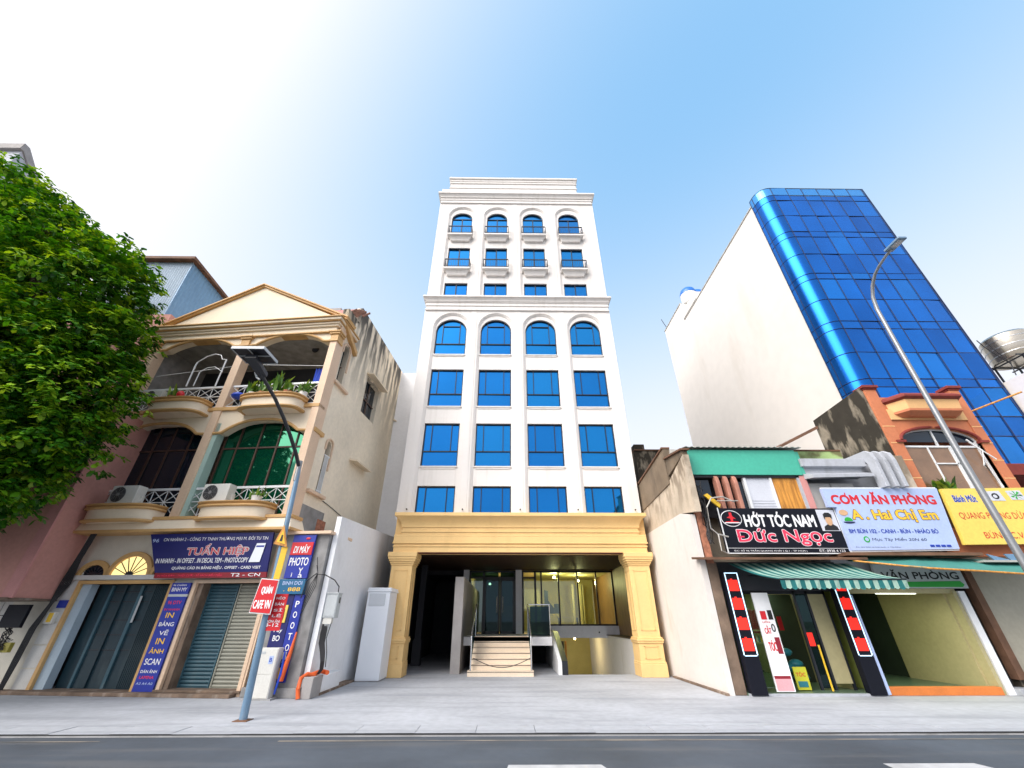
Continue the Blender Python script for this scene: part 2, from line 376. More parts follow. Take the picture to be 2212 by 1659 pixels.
        tag(o, label, cat, group, kind)
        return o

def tag(o, label=None, cat=None, group=None, kind=None):
    if label: o['label'] = label
    if cat: o['category'] = cat
    if group: o['group'] = group
    if kind: o['kind'] = kind

def thing(name, label, cat, loc, group=None, kind=None):
    o = bpy.data.objects.new(name, None); COL.objects.link(o)
    o.empty_display_size = .3
    o.matrix_world = FRAME[-1] @ Matrix.Translation(loc)
    LOC[o.name] = tuple(loc)
    tag(o, label, cat, group, kind)
    return o

def inst(src, delta, parent=None):
    """copy of a part, shifted, sharing its mesh"""
    c = src.copy(); COL.objects.link(c); c.parent = parent or src.parent
    c.location = src.location + Vector(delta); LOC[c.name] = LOC[src.name]
    return c

def copy_thing(root, loc, label=None):
    c = root.copy(); COL.objects.link(c); c.matrix_world = FRAME[-1] @ Matrix.Translation(loc); LOC[c.name] = tuple(loc)
    if label: c['label'] = label
    for ch in [o for o in COL.objects if o.parent == root]:
        d = ch.copy(); COL.objects.link(d); d.parent = c
        for g in [o for o in COL.objects if o.parent == ch]:
            e = g.copy(); COL.objects.link(e); e.parent = d
    return c

def arc(cx, cz, rx, rz, a0, a1, n):
    return [(cx + rx * math.cos(R(a0 + (a1 - a0) * i / n)), cz + rz * math.sin(R(a0 + (a1 - a0) * i / n))) for i in range(n + 1)]

def plate(mb, x0, x1, z0, z1, y0, y1, cols):
    """vertical plate with openings. cols: [(xa, xb, [(za, zb, rise)])] ; rise > 0 = arched head of that rise below zb"""
    x = x0
    for xa, xb, hs in sorted(cols):
        if xa > x: mb.box(x, xa, y0, y1, z0, z1)
        z = z0
        for za, zb, rise in sorted(hs):
            if za > z: mb.box(xa, xb, y0, y1, z, za)
            if rise:
                cx = (xa + xb) / 2
                a = arc(cx, zb - rise, (xb - xa) / 2, rise, 180, 0, 20)
                half = len(a) // 2
                zt = zb + .001
                mb.xz(a[:half + 1] + [(cx, zt + .05), (xa, zt + .05)], y0, y1)
                mb.xz(a[half:] + [(xb, zt + .05), (cx, zt + .05)], y0, y1)
                z = zt + .05
            else: z = zb
        if z < z1: mb.box(xa, xb, y0, y1, z, z1)
        x = xb
    if x < x1: mb.box(x, x1, y0, y1, z0, z1)
    return mb

FONT_CACHE = {}
def text_mesh(s, bold):
    key = s
    if key not in FONT_CACHE:
        cu = bpy.data.curves.new("txt", 'FONT'); cu.body = s; cu.offset = 0.0; cu.extrude = 0.0; cu.resolution_u = 3
        o = bpy.data.objects.new("txt", cu); COL.objects.link(o)
        dg = bpy.context.evaluated_depsgraph_get(); me = o.evaluated_get(dg).to_mesh()
        vs = [tuple(v.co) for v in me.vertices]; fs = [tuple(p.vertices) for p in me.polygons]
        o.evaluated_get(dg).to_mesh_clear(); bpy.data.objects.remove(o); bpy.data.curves.remove(cu)
        FONT_CACHE[key] = (vs, fs)
    return FONT_CACHE[key]

def text(s, x0, x1, z0, z1, y, m, parent, bold=.02, outline=None, ob=.05, shear=0.0, plane=None, name='lettering'):
    """lettering fitted to a box on a plane facing -y; plane(u, w) may bend it onto a slanted board"""
    ref, _ = text_mesh(s, bold)
    if not ref: return None
    mnx = min(v[0] for v in ref); mxx = max(v[0] for v in ref); mny = min(v[1] for v in ref); mxy = max(v[1] for v in ref)
    out = None
    for mm, bd, yy in ((([(outline, ob, y + .003)]) if outline else []) + [(m, bold, y)]):
        vs, fs = text_mesh(s, bd)
        mb = MB(); e = max(0, bd) * (z1 - z0)
        shifts = [(0, 0)] if e == 0 else [(e * math.cos(R(a)), e * math.sin(R(a))) for a in (range(0, 360, 30) if bd > .045 else range(0, 360, 60))]
        for si, (ex, ez) in enumerate(shifts):
            pts = []
            for v in vs:
                u = (v[0] - mnx) / (mxx - mnx); w = (v[1] - mny) / (mxy - mny)
                X = x0 + u * (x1 - x0) + shear * (w - .5) * (z1 - z0) + ex; Z = z0 + w * (z1 - z0) + ez
                pts.append((X, yy + si * .0002, Z))
            if plane: pts = [(lambda t: (t[0], t[1] + si * .0002, t[2]))(plane(p)) for p in pts]
            mb.add(pts, fs)
        out = mb.build(name, mm, parent)
    return out

def blades(n, c, spread, h, seed, w=.05, droop=.5, ysp=.15):
    rnd = random.Random(seed); vs, fs, tone = [], [], []
    for i in range(n):
        bx = c[0] + rnd.uniform(-spread, spread); by = c[1] + rnd.uniform(-ysp, ysp); a = rnd.uniform(0, 2 * math.pi); L = h * rnd.uniform(.55, 1.1)
        dx, dy = math.cos(a), math.sin(a) * .7; px, py = -math.sin(a), math.cos(a); lean = rnd.uniform(.15, droop)
        o = len(vs)
        for k in range(5):
            t = k / 4; ww = w * math.sin(math.pi * (.12 + .85 * t)) ; r = lean * L * t * t * 1.4
            z = c[2] + L * (t - .35 * lean * t * t)
            vs += [(bx + dx * r + px * ww, by + dy * r + py * ww, z), (bx + dx * r - px * ww, by + dy * r - py * ww, z)]
        tn = rnd.random()
        for k in range(4): fs.append((o + 2 * k, o + 2 * k + 1, o + 2 * k + 3, o + 2 * k + 2)); tone.append(tn)
    return vs, fs, tone

def leaf_obj(name, vs, fs, tone, m, parent):
    off = Vector(LOC[parent.name]); me = bpy.data.meshes.new(name)
    me.from_pydata([(p[0] - off.x, p[1] - off.y, p[2] - off.z) for p in vs], [], fs)
    me.materials.append(M[m]); at = me.attributes.new("tone", 'FLOAT', 'FACE'); at.data.foreach_set("value", tone)
    me.polygons.foreach_set("use_smooth", [True] * len(me.polygons))
    o = bpy.data.objects.new(name, me); COL.objects.link(o); o.parent = parent; LOC[o.name] = tuple(off)
    return o
# ================================================================ SETTING
g = MB()
PX0, PX1, PY0, PY1 = 2.0, 4.73, 16.9, 30.0       # ramp well under the tower
for (a, b, c, e) in ((-600, 600, -600, PY0), (-600, PX0, PY0, PY1), (PX1, 600, PY0, PY1), (-600, 600, PY1, 900)):
    g.poly([(a, c, -.17), (b, c, -.17), (b, e, -.17), (a, e, -.17)])
g.build('ground', 'ground', kind='structure', loc=(0, 0, -.17))
MB().poly([(-200, -9, -.05), (200, -9, -.05), (200, 8.66, -.05), (-200, 8.66, -.05)]).build('road', 'asphalt', kind='structure', loc=(0, 0, -.05))
y = MB(); y.poly([(-3.6, 8.36, -.046), (60, 8.40, -.046), (60, 8.455, -.046), (-3.6, 8.42, -.046)])
y.poly([(-30, 8.36, -.046), (-6.4, 8.36, -.046), (-6.4, 8.41, -.046), (-30, 8.41, -.046)])
y.build('road_edge_line', 'yellow_line', kind='structure', loc=(0, 8.1, -.046))
w = MB()
for a in (.0, 5.0, 10.0): w.poly([(a, 6.82, -.046), (a + 1.35, 6.82, -.046), (a + 1.27, 7.13, -.046), (a + .04, 7.13, -.046)])
w.build('lane_marking', 'white_line', kind='structure', loc=(0, 6.7, -.046))
MB().box(-60, 60, 8.668, 8.70, -.16, -.014).build('kerb_face', 'kerb', kind='structure', loc=(0, 8.68, -.16))
MB().box(-60, 60, 8.664, 8.668, -.026, -.012).build('kerb_shadow_strip', 'kerb_shadow', kind='structure', loc=(0, 8.66, -.03))  # thin dark strip painted as the shadow under the kerb edge
# pavement: one sheet with the ramp well left open
p = MB()
for (a, b, c, e) in ((-70, 70, 9.2, PY0), (-70, PX0, PY0, 27), (PX1, 70, PY0, 27)):
    p.box(a, b, c, e, -.16, 0)
p.build('pavement', 'concrete', kind='structure', loc=(0, 9, 0))
kb = thing('kerb', None, None, (0, 8.9, 0), kind='structure')
rk = random.Random(3)
k0 = MB().box(-.4975, .4975, 8.67, 9.195, -.012, 0).build('kerb_stone', 'concrete', kb, bevel=.006)
for i in range(-17, 18):
    if i: inst(k0, (i * 1.0, rk.uniform(-.006, .006), rk.uniform(-.006, .004)))
# threshold apron in front of the left house

# ================================================================ TOWER
T = thing('hotel_tower', 'slim white nine storey building with blue windows and yellow portico in the centre', 'building', (.5, 16.4, 0))
LC = [-2.94, -.63, 1.685, 3.995]; LW = .79
UC = [-2.93, -.73, 1.51, 3.75]; UW = .64
# deep layer with window openings
wl = MB()
plate(wl, -4.40, 5.38, 5.0, 16.2, 16.56, 16.8, [(c - LW, c + LW, [(5.05, 6.42, 0), (7.27, 9.28, 0), (10.14, 12.17, 0), (13.05, 15.3, LW - .02)]) for c in LC])
plate(wl, -4.40, 5.38, 16.2, 25.3, 16.56, 16.8, [(c - UW, c + UW, [(17.0, 17.92, 0), (19.06, 20.77, 0), (21.95, 23.98, UW - .06)]) for c in UC])
wl.box(-4.40, 5.38, 16.8, 34, 4.0, 25.55)
wl.build('wall', 'white', T)
for k, (yy, dw) in enumerate(((16.46, .93), (16.49, .885), (16.52, .84))):
    q = MB(); y1 = 16.49 if k == 0 else (16.52 if k == 1 else 16.56)
    plate(q, -4.42 + .02 * k, 5.40 - .02 * k, 5.0, 15.9, yy, y1, [(c - dw, c + dw, [(5.0, 14.72 + dw, dw)]) for c in LC])
    plate(q, -4.42 + .02 * k, 5.40 - .02 * k, 16.6, 24.9, yy, y1, [(c - dw + .09, c + dw - .09, [(16.6, 23.62 + dw - .09, dw - .09)]) for c in UC])
    q.build('pilaster_facing', 'white', T)
# shallow raised strip on every pier
for c in [(-.5 * (LC[i] + LC[i + 1]) * -1) for i in range(3)]:
    MB().box(c - .14, c + .14, 16.445, 16.46, 5.1, 15.75).build('pier_strip', 'white', T, bevel=.01)
for c in [.5 * (UC[i] + UC[i + 1]) for i in range(3)]:
    MB().box(c - .13, c + .13, 16.445, 16.46, 16.95, 24.75).build('pier_strip', 'white', T, bevel=.01)
def cornice(x0, x1, yf, zs, name='cornice', m='white', yb=16.9):
    return MB().stack(x0, x1, yf, yb, zs).build(name, m, T, bevel=.012)
cornice(-4.36, 5.34, 16.43, [(15.80, 15.88, .05), (15.88, 16.08, .02), (16.08, 16.16, .06), (16.16, 16.30, .04), (16.30, 16.36, .08)])
MB().cove(-4.36, 5.34, 16.38, 16.9, 16.36, .06, 16.56, .18).box(-4.56, 5.54, 16.17, 16.9, 16.56, 16.65).build('cornice_cove', 'white', T, smooth=True)
cornice(-4.36, 5.34, 16.43, [(24.78, 24.86, .05), (24.86, 25.05, .02), (25.05, 25.12, .06), (25.12, 25.26, .04)])
MB().cove(-4.36, 5.34, 16.38, 16.9, 25.26, .05, 25.5, .18).box(-4.57, 5.55, 16.17, 16.95, 25.5, 25.62).build('cornice_cove', 'white', T, smooth=True)
MB().box(-3.9, 4.48, 16.45, 20, 25.5, 27.1).stack(-3.9, 4.48, 16.45, 20, [(26.38, 26.46, .05), (26.86, 26.95, .06), (27.1, 27.3, .04), (27.3, 27.44, .12)]).build('attic', 'white', T, bevel=.01)
MB().box(-4.45, -3.95, 16.6, 22, 25.5, 26.5).build('parapet_block', 'white', T)
MB().box(4.53, 5.38, 17.4, 22, 25.5, 26.2).build('parapet_block', 'white', T)

def pane(pts, y, par, m='pane_blue', tilt=0):
    rr = random.uniform
    t1, t2 = rr(-.012, .012), rr(-.012, .012)
    cx = sum(p[0] for p in pts) / len(pts); cz = sum(p[1] for p in pts) / len(pts)
    a = [(x, y + (x - cx) * t1 + (z - cz) * t2, z) for x, z in pts]
    b = [(x, yy + .02, z) for x, yy, z in a]
    return MB().prism(a, b).build('pane', m, par)

def window(cx, hw, z0, z1, kind):
    f = MB(); y0, y1 = 16.64, 16.72; b = .045; rise = 0
    L, Rr = cx - hw, cx + hw
    if kind in ('low_arch', 'up_arch'): rise = hw - (.02 if kind == 'low_arch' else .06)
    zs = z1 - rise
    f.box(L, Rr, y0, y1, z0, z0 + b); f.box(L, L + b, y0, y1, z0, zs); f.box(Rr - b, Rr, y0, y1, z0, zs)
    if rise:
        o = arc(cx, zs, hw, rise, 180, 0, 20); i = arc(cx, zs, hw - b, rise - b, 0, 180, 20)
        f.xz(o + i, y0, y1)
    else: f.box(L, Rr, y0, y1, z1 - b, z1)
    t = .022
    ps = []
    if kind in ('low', 'low_arch', 'low_short'):
        H = z1 - z0; v1, v2 = L + 2 * hw * .22, L + 2 * hw * .775
        zt = {'low': z0 + .70, 'low_arch': 13.76, 'low_short': z0 + .04}[kind]
        f.box(L, Rr, y0 + .01, y1, zt - t, zt + t)
        ztop1 = z1 if not rise else zs + rise * math.sqrt(max(0, 1 - ((v1 - cx) / hw) ** 2)) - .02
        ztop2 = z1 if not rise else zs + rise * math.sqrt(max(0, 1 - ((v2 - cx) / hw) ** 2)) - .02
        f.box(v1 - t * .8, v1 + t * .8, y0 + .01, y1, zt, ztop1); f.box(v2 - t * .8, v2 + t * .8, y0 + .01, y1, zt, ztop2)
        if kind == 'low_arch':
            f.box(v1, v2, y0 + .01, y1, 14.89 - t * .7, 14.89 + t * .7)
        if kind != 'low_short': ps.append([(L, z0), (Rr, z0), (Rr, zt), (L, zt)])
        if not rise:
            ps += [[(L, zt), (v1, zt), (v1, z1), (L, z1)], [(v1, zt), (v2, zt), (v2, z1), (v1, z1)], [(v2, zt), (Rr, zt), (Rr, z1), (v2, z1)]]
        else:
            al = [q for q in arc(cx, zs, hw, rise, 180, 0, 40)]
            ps.append([(L, zt)] + [(v1, zt), (v1, ztop1)] + [q for q in reversed(al) if q[0] < v1])
            ps.append([(v1, zt), (v2, zt), (v2, 14.89), (v1, 14.89)])
            ps.append([(v1, 14.89), (v2, 14.89), (v2, ztop2)] + [q for q in reversed(al) if v1 < q[0] < v2] + [(v1, ztop1)])
            ps.append([(v2, zt), (Rr, zt)] + [q for q in reversed(al) if q[0] > v2] + [(v2, ztop2)])
    else:
        f.box(cx - .03, cx + .03, y0 + .01, y1, z0, (z1 if not rise else zs + .08))
        if rise:
            f.box(L, Rr, y0 + .01, y1, zs + .06, zs + .1)
            al = arc(cx, zs, hw, rise, 0, 180, 20)
            ps.append([(Rr, zs + .08)] + [q for q in al if q[1] > zs + .08] + [(L, zs + .08)])
            zt = zs + .08
        else: zt = z1
        ps += [[(L, z0), (cx, z0), (cx, zt), (L, zt)], [(cx, z0), (Rr, z0), (Rr, zt), (cx, zt)]]
    fr = f.build('window', 'frame_black', T)
    pm = random.choice(('pane_blue', 'pane_blue', 'pane_blue2'))
    for q in ps: pane(q, 16.70, fr, pm)
    return fr

def sill(cx, hw, z):
    MB().box(cx - hw - .02, cx + hw + .02, 16.50, 16.6, z - .06, z - .005).box(cx - hw + .06, cx + hw - .06, 16.53, 16.6, z - .13, z - .06).build('sill', 'white', T, bevel=.006)

def balcony(cx, z):
    s_ = MB().box(cx - .75, cx + .75, 16.18, 16.56, z - .15, z - .03)
    s_.cove(cx - .55, cx + .55, 16.42, 16.56, z - .44, .0, z - .15, .12, power=1.4)
    sl = s_.build('balcony', 'white', T, bevel=.02)
    r = MB(); zt = z + .62
    r.box(cx - .72, cx + .72, 16.19, 16.24, zt - .05, zt); r.box(cx - .70, cx + .70, 16.2, 16.23, z + .03, z + .06)
    for sx in (-1, 1):
        r.box(cx + sx * .71 - .02, cx + sx * .71 + .02, 16.2, 16.24, z - .03, zt - .05)
        r.box(cx + sx * .71 - .015, cx + sx * .71 + .015, 16.24, 16.56, zt - .05, zt - .01)
        r.box(cx + sx * .71 - .015, cx + sx * .71 + .015, 16.53, 16.56, z - .03, zt - .05)
    for i in range(1, 14):
        x = cx - .71 + 1.42 * i / 14
        r.box(x - .008, x + .008, 16.21, 16.225, z + .06, zt - .05)
    r.build('railing', 'frame_black', sl)

for c in LC:
    window(c, LW, 5.05, 6.42, 'low_short'); window(c, LW, 7.27, 9.28, 'low'); window(c, LW, 10.14, 12.17, 'low'); window(c, LW, 13.05, 15.3, 'low_arch')
    for z in (7.27, 10.14, 13.05): sill(c, LW, z)
for c in UC:
    window(c, UW, 17.0, 17.92, 'up'); window(c, UW, 19.06, 20.77, 'up'); window(c, UW, 21.95, 23.98, 'up_arch')
    balcony(c, 18.84); balcony(c, 21.69)
# little drain spouts above the portico
for x in (-4.0, -1.78, .53, 2.85, 5.15):
    MB().disc_y(x, 5.42, 16.33, 16.4, .03, 8).build('drain_spout', 'black', T)

# ---- portico
pc = MB().stack(-4.2, 5.24, 16.05, 16.55, [(4.33, 4.40, .05)])
pc.stack(-3.98, 5.04, 16.02, 16.5, [(4.40, 4.48, .0), (4.48, 4.55, .03), (4.55, 4.66, .0)])
pc.build('portico_frieze', 'gold', T, bevel=.01)
MB().cove(-3.98, 5.04, 16.02, 16.55, 4.66, .03, 5.04, .27, n=8, power=2.2).box(-4.27, 5.33, 15.73, 16.55, 5.04, 5.16).build('portico_cornice', 'gold', T, smooth=True)
for sx, x in ((-1, -4.27), (1, 5.33)):    # end blocks behind the cornice
    MB().box(*( (x + .0, x + .3) if sx < 0 else (x - .3, x)), 16.15, 16.5, 4.40, 5.03).build('portico_end_block', 'gold', T, bevel=.01)
MB().stack(-4.22, 5.26, 16.03, 16.7, [(3.78, 3.97, .0), (3.97, 4.02, .03), (4.02, 4.08, .0), (4.08, 4.14, .05), (4.14, 4.33, .03)]).build('portico_beam', 'gold', T, bevel=.008)
MB().box(-3.5, 4.55, 16.05, 16.3, 3.755, 3.78).build('soffit_edge', mat('red brown soffit edge', (.12, .02, .015)), T)
for xa, xb in ((-4.24, -3.42), (4.46, 5.28)):
    c = MB()
    c.box(xa + .03, xb - .03, 16.06, 16.8, 1.1, 3.4)
    c.stack(xa, xb, 16.03, 16.83, [(3.34, 3.40, .0), (3.40, 3.47, .03), (3.47, 3.54, .07), (3.54, 3.62, .10), (3.62, 3.778, .12)])
    c.stack(xa, xb, 16.03, 16.83, [(.94, 1.0, .03), (1.0, 1.06, .05), (1.06, 1.11, .02), (.36, .94, .0), (0, .36, .03), (.36, .42, .02)])
    col = c.build('column', 'gold', T, bevel=.01)
    pn = MB()
    m0, m1 = xa + .17, xb - .17
    for (z0, z1, yy) in ((1.3, 3.18, 16.055), (.5, .86, 16.025)):
        for q in ((m0, m1, z0, z0 + .025), (m0, m1, z1 - .025, z1), (m0, m0 + .025, z0, z1), (m1 - .025, m1, z0, z1)):
            pn.box(q[0], q[1], yy - .012, yy + .01, q[2], q[3])
    inner = xb if xa < 0 else xa
    xx0, xx1 = (xb - .035, xb - .015) if xa < 0 else (xa + .015, xa + .035)
    for q in ((16.25, 16.65, 1.3, 1.32), (16.25, 16.65, 3.16, 3.18), (16.25, 16.27, 1.3, 3.18), (16.63, 16.65, 1.3, 3.18)):
        pn.box(xx0, xx1, q[0], q[1], q[2], q[3])
    pn.build('panel_moulding', 'gold', col)
# ---- entrance hall inside the portico
MB().box(-4.3, 5.35, 16.7, 22.5, 3.79, 4.0).build('hall_ceiling', 'wood_ceiling', T)
pl0 = MB().box(-4.2, 5.3, 16.82, 16.99, 3.772, 3.79).build('ceiling_plank', 'wood_ceiling', T, bevel=.004)
for i in range(1, 28): inst(pl0, (0, i * .19, 0))
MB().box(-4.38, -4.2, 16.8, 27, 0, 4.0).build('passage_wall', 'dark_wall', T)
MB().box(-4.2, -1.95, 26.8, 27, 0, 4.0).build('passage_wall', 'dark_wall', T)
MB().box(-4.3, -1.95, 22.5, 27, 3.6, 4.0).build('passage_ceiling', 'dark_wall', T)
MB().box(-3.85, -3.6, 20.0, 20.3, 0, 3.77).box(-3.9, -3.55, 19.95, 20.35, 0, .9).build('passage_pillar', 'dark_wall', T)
MB().box(-1.95, -1.62, 17.05, 26.8, 0, 3.04).build('side_wall', 'grey_wall', T)
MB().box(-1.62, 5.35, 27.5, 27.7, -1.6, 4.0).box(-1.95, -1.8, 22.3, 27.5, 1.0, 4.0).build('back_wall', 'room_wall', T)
MB().box(5.3, 5.45, 16.8, 27.6, -1.6, 4.0).build('side_wall', 'wood_side', T)
MB().box(4.70, 5.3, 16.85, 26.8, -1.6, 1.0).build('ramp_wall', 'cream_wall', T)
MB().box(4.67, 5.3, 16.83, 22.0, 1.0, 1.03).build('ramp_wall_cap', 'wood_ceiling', T)
MB().box(2.0, 5.3, 16.9, 27.5, -1.7, -1.5).build('basement_floor', 'shop_floor', T)
MB().box(-1.62, 1.95, 21.8, 22.0, 0, .8).build('basement_partition', 'dark_wall', T)
MB().box(.2, .95, 21.72, 21.8, 0, .74).build('basement_door', 'teal_room', T)
MB().box(1.95, 5.3, 26.8, 27.0, -1.5, .75).build('basement_back_wall', 'room_wall', T)
MB().box(2.15, 2.9, 24.0, 24.1, -1.5, .7).build('basement_pillar', 'dark_wall', T)
MB().box(2.95, 3.02, 23.9, 24.1, -1.5, .7).build('basement_post', 'panel_orange', T)
MB().box(-1.62, 1.75, 18.1, 22.3, .78, 1.06).build('entrance_floor', 'white_side', T)
MB().box(-1.8, 5.3, 22.3, 27.5, .92, 1.06).build('room_floor', 'stair', T)
MB().box(1.75, 5.3, 22.0, 22.3, .9, 1.38).build('window_sill_wall', 'white_side', T)
MB().box(-1.8, 5.3, 22.3, 27.5, 3.75, 3.95).build('room_ceiling', 'room_wall', T)
for x in (2.25, 4.35):
    MB().disc_y(x, 1.12, 21.98, 22.0, .035, 8).build('wall_spout', 'black', T)
MB().box(-2.12, -1.85, 21.9, 22.15, .9, 3.77).build('hall_post', 'white_side', T)
MB().box(.45, .75, 21.9, 22.15, 1.06, 3.77).build('hall_post', 'white_side', T)
# partition that splits the hall in a dim left and a lit right room
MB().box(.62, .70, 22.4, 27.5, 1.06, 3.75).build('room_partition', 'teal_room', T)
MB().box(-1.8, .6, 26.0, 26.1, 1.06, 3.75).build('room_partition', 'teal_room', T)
# glazed front
gf = MB()
def mull(x, z0, z1, w=.07): gf.box(x - w / 2, x + w / 2, 22.17, 22.25, z0, z1)
for x in (1.72, 2.58, 3.52, 4.46, 5.27): mull(x, 1.38, 3.75)
for x in (-1.82, -1.12, .42, .8, 1.42): mull(x, 1.06, 3.75, .1)
gf.box(-1.84, 5.3, 22.17, 22.25, 3.68, 3.76); gf.box(1.42, 5.3, 22.17, 22.25, 1.36, 1.45); gf.box(-1.84, 1.42, 22.17, 22.25, 3.40, 3.47)
gf.build('glazing_frame', 'frame_black', T)
for a, b, z0, z1, mm in ((-1.78, -1.16, 1.1, 3.4, 'glass'), (.84, 1.38, 1.1, 3.4, 'glass'), (1.46, 1.7, 1.42, 3.7, 'glass'), (1.75, 2.55, 1.42, 3.7, 'glass'), (2.61, 3.48, 1.42, 3.7, 'glass'), (3.56, 4.42, 1.42, 3.7, 'glass'), (4.5, 5.24, 1.42, 3.7, 'glass'), (-1.78, -.4, 3.46, 3.7, 'glass_dark'), (-.3, .4, 3.46, 3.7, 'glass_dark')):
    MB().box(a, b, 22.20, 22.21, z0, z1).build('hall_pane', mm, T)
for k, (a, b) in enumerate(((-1.07, -.34), (-.30, .38))):
    dr = MB().box(a, a + .07, 22.16, 22.22, 1.06, 3.4).box(b - .07, b, 22.16, 22.22, 1.06, 3.4).box(a, b, 22.16, 22.22, 1.06, 1.16).box(a, b, 22.16, 22.22, 3.3, 3.4).build('door', 'frame_black', T)
    MB().box(a + .07, b - .07, 22.19, 22.2, 1.16, 3.3).build('door_pane', 'glass_dark', dr)
    hx = b - .12 if k == 0 else a + .12
    MB().tube([(hx, 22.1, 1.9), (hx, 22.1, 2.6)], .02).build('door_handle', 'steel', dr)
# furniture seen through the glass
MB().xz([(2.0, 1.9), (2.75, 1.9), (2.75, 2.35), (2.5, 2.35), (2.5, 2.15), (2.2, 2.5), (2.2, 2.95), (2.0, 3.0)], 24.0, 24.04).build('display_panel', 'shop_dark', None, label='dark stepped display panel behind the lobby glass', cat='panel')
for x, w_ in ((3.75, .12), (4.3, .12), (4.05, .3)):
    MB().box(x, x + w_, 25.9, 26.05, 1.06, 3.4).build('lobby_pillar', 'shop_cream', T)
MB().box(.95, 1.85, 25.2, 25.6, 2.1, 3.1).build('wall_cabinet', 'shop_cream', None, bevel=.01, label='cream wall cabinet hanging in the lit lobby', cat='cabinet')
t_ = thing('lobby_desk', 'low pale desk standing behind the lobby window', 'desk', (3.2, 24.5, 1.06))
MB().box(2.7, 3.8, 24.2, 24.8, 1.72, 1.77).build('desk_top', 'shop_cream', t_)
for x in (2.75, 3.7): MB().box(x, x + .05, 24.25, 24.75, 1.06, 1.72).build('leg', 'frame_black', t_)
pc_ = thing('wall_picture', 'framed picture on the back wall of the lobby', 'picture', (-.1, 25.9, 2))
MB().box(-.3, .35, 25.95, 25.98, 1.75, 2.3).build('picture_print', 'panel_orange', pc_)
MB().box(-.34, .39, 25.98, 26.0, 1.71, 2.34).build('frame', 'frame_black', pc_)
for i, (x, yy, zz_, e) in enumerate(((2.55, 23.8, 3.6, 38), (3.95, 24.6, 3.5, 38), (-.9, 24.2, 3.3, 8))):  # the last lamp and its light are added to stand for a lamp reflection
    lt = thing('ceiling_lamp', ('round warm lamp glowing in the second pane of the lobby window', 'round warm lamp glowing in the third pane of the lobby window', 'small warm lamp added behind the left lobby door for a reflection')[i], 'lamp', (x, yy, zz_))
    MB().blob((x, yy, zz_), .07, .07, .06).build('bulb', 'lamp_warm', lt, smooth=True)
    MB().tube([(x, yy, zz_ + .05), (x, yy, 3.75)], .012).build('lamp_stem', 'frame_black', lt)
    ld = bpy.data.lights.new('lamp light', 'POINT'); ld.energy = e; ld.color = (1, .80, .42); ld.shadow_soft_size = .1
    lo = bpy.data.objects.new('lamp_light', ld); COL.objects.link(lo); lo.parent = lt; lo.location = (0, -.15, -.12)
bl = thing('basement_lamp', 'small lamp glowing on the ceiling of the basement under the lobby', 'lamp', (3.5, 24.2, .7))
MB().blob((3.5, 24.2, .8), .05, .05, .04).build('bulb', 'lamp_warm', bl, smooth=True)
MB().tube([(3.5, 24.2, .83), (3.5, 24.2, .93)], .01).build('lamp_stem', 'frame_black', bl)
ld = bpy.data.lights.new('lamp light', 'POINT'); ld.energy = 13; ld.color = (1, .86, .42); ld.shadow_soft_size = .1
lo = bpy.data.objects.new('lamp_light', ld); COL.objects.link(lo); lo.parent = bl; lo.location = (0, 0, -.1)

# stairs
st = []
for i in range(7):
    x0, x1 = (-1.28, .92) if i == 0 else (-1.21, .87)
    s_ = MB().box(x0, x1, 16.3 + .3 * i, 18.42, .154 * i, .154 * (i + 1) - .02)
    o = s_.build('step', 'stair', T)
    MB().box(x0 - .01, x1 + .01, 16.28 + .3 * i, 16.62 + .3 * i, .154 * (i + 1) - .02, .154 * (i + 1)).build('tread', 'stair', o, bevel=.004)
    MB().box(x0, x1, 16.292 + .3 * i, 16.30 + .3 * i, .154 * (i + 1) - .036, .154 * (i + 1) - .02).build('nosing_shadow_strip', 'wood_ceiling', o)  # dark strip standing in for the shadow beneath the tread
for sx, x in ((0, -1.19), (1, .85)):
    r = MB().tube([(x, 16.36, .16), (x, 16.36, 1.12), (x, 18.25, 2.14), (x, 18.9, 2.14)], .025, 10).tube([(x, 18.2, 1.06), (x, 18.2, 2.12)], .022)
    rl = r.build('stair_rail', 'steel', T, smooth=True)
    MB().prism([(x - .006, 16.42, .3), (x - .006, 18.15, 1.2), (x - .006, 18.15, 2.05), (x - .006, 16.42, 1.1)], [(x + .006, 16.42, .3), (x + .006, 18.15, 1.2), (x + .006, 18.15, 2.05), (x + .006, 16.42, 1.1)]).build('glass_panel', 'glass_dark', rl)
    MB().box(x - .006, x + .006, 18.25, 18.9, 1.1, 2.05).build('glass_panel', 'glass_dark', rl)
gr = MB().tube([(.9, 18.2, 2.14), (1.7, 18.2, 2.14), (1.7, 21.9, 2.14)], .02).tube([(1.7, 18.2, 1.06), (1.7, 18.2, 2.14)], .02).build('landing_rail', 'steel', T, smooth=True)
MB().box(.93, 1.66, 18.195, 18.205, 1.1, 2.08).box(1.69, 1.70, 18.3, 21.9, 1.1, 2.08).build('glass_panel', 'glass_dark', gr)
pts = [(-1.12 + 1.95 * i / 14, 16.44 - .04 * math.sin(math.pi * i / 14), .50 - .26 * math.sin(math.pi * i / 14)) for i in range(15)]
MB().tube(pts, .012, 6).build('rope', 'cable', None, smooth=True, label='black rope sagging across the entrance steps', cat='rope')
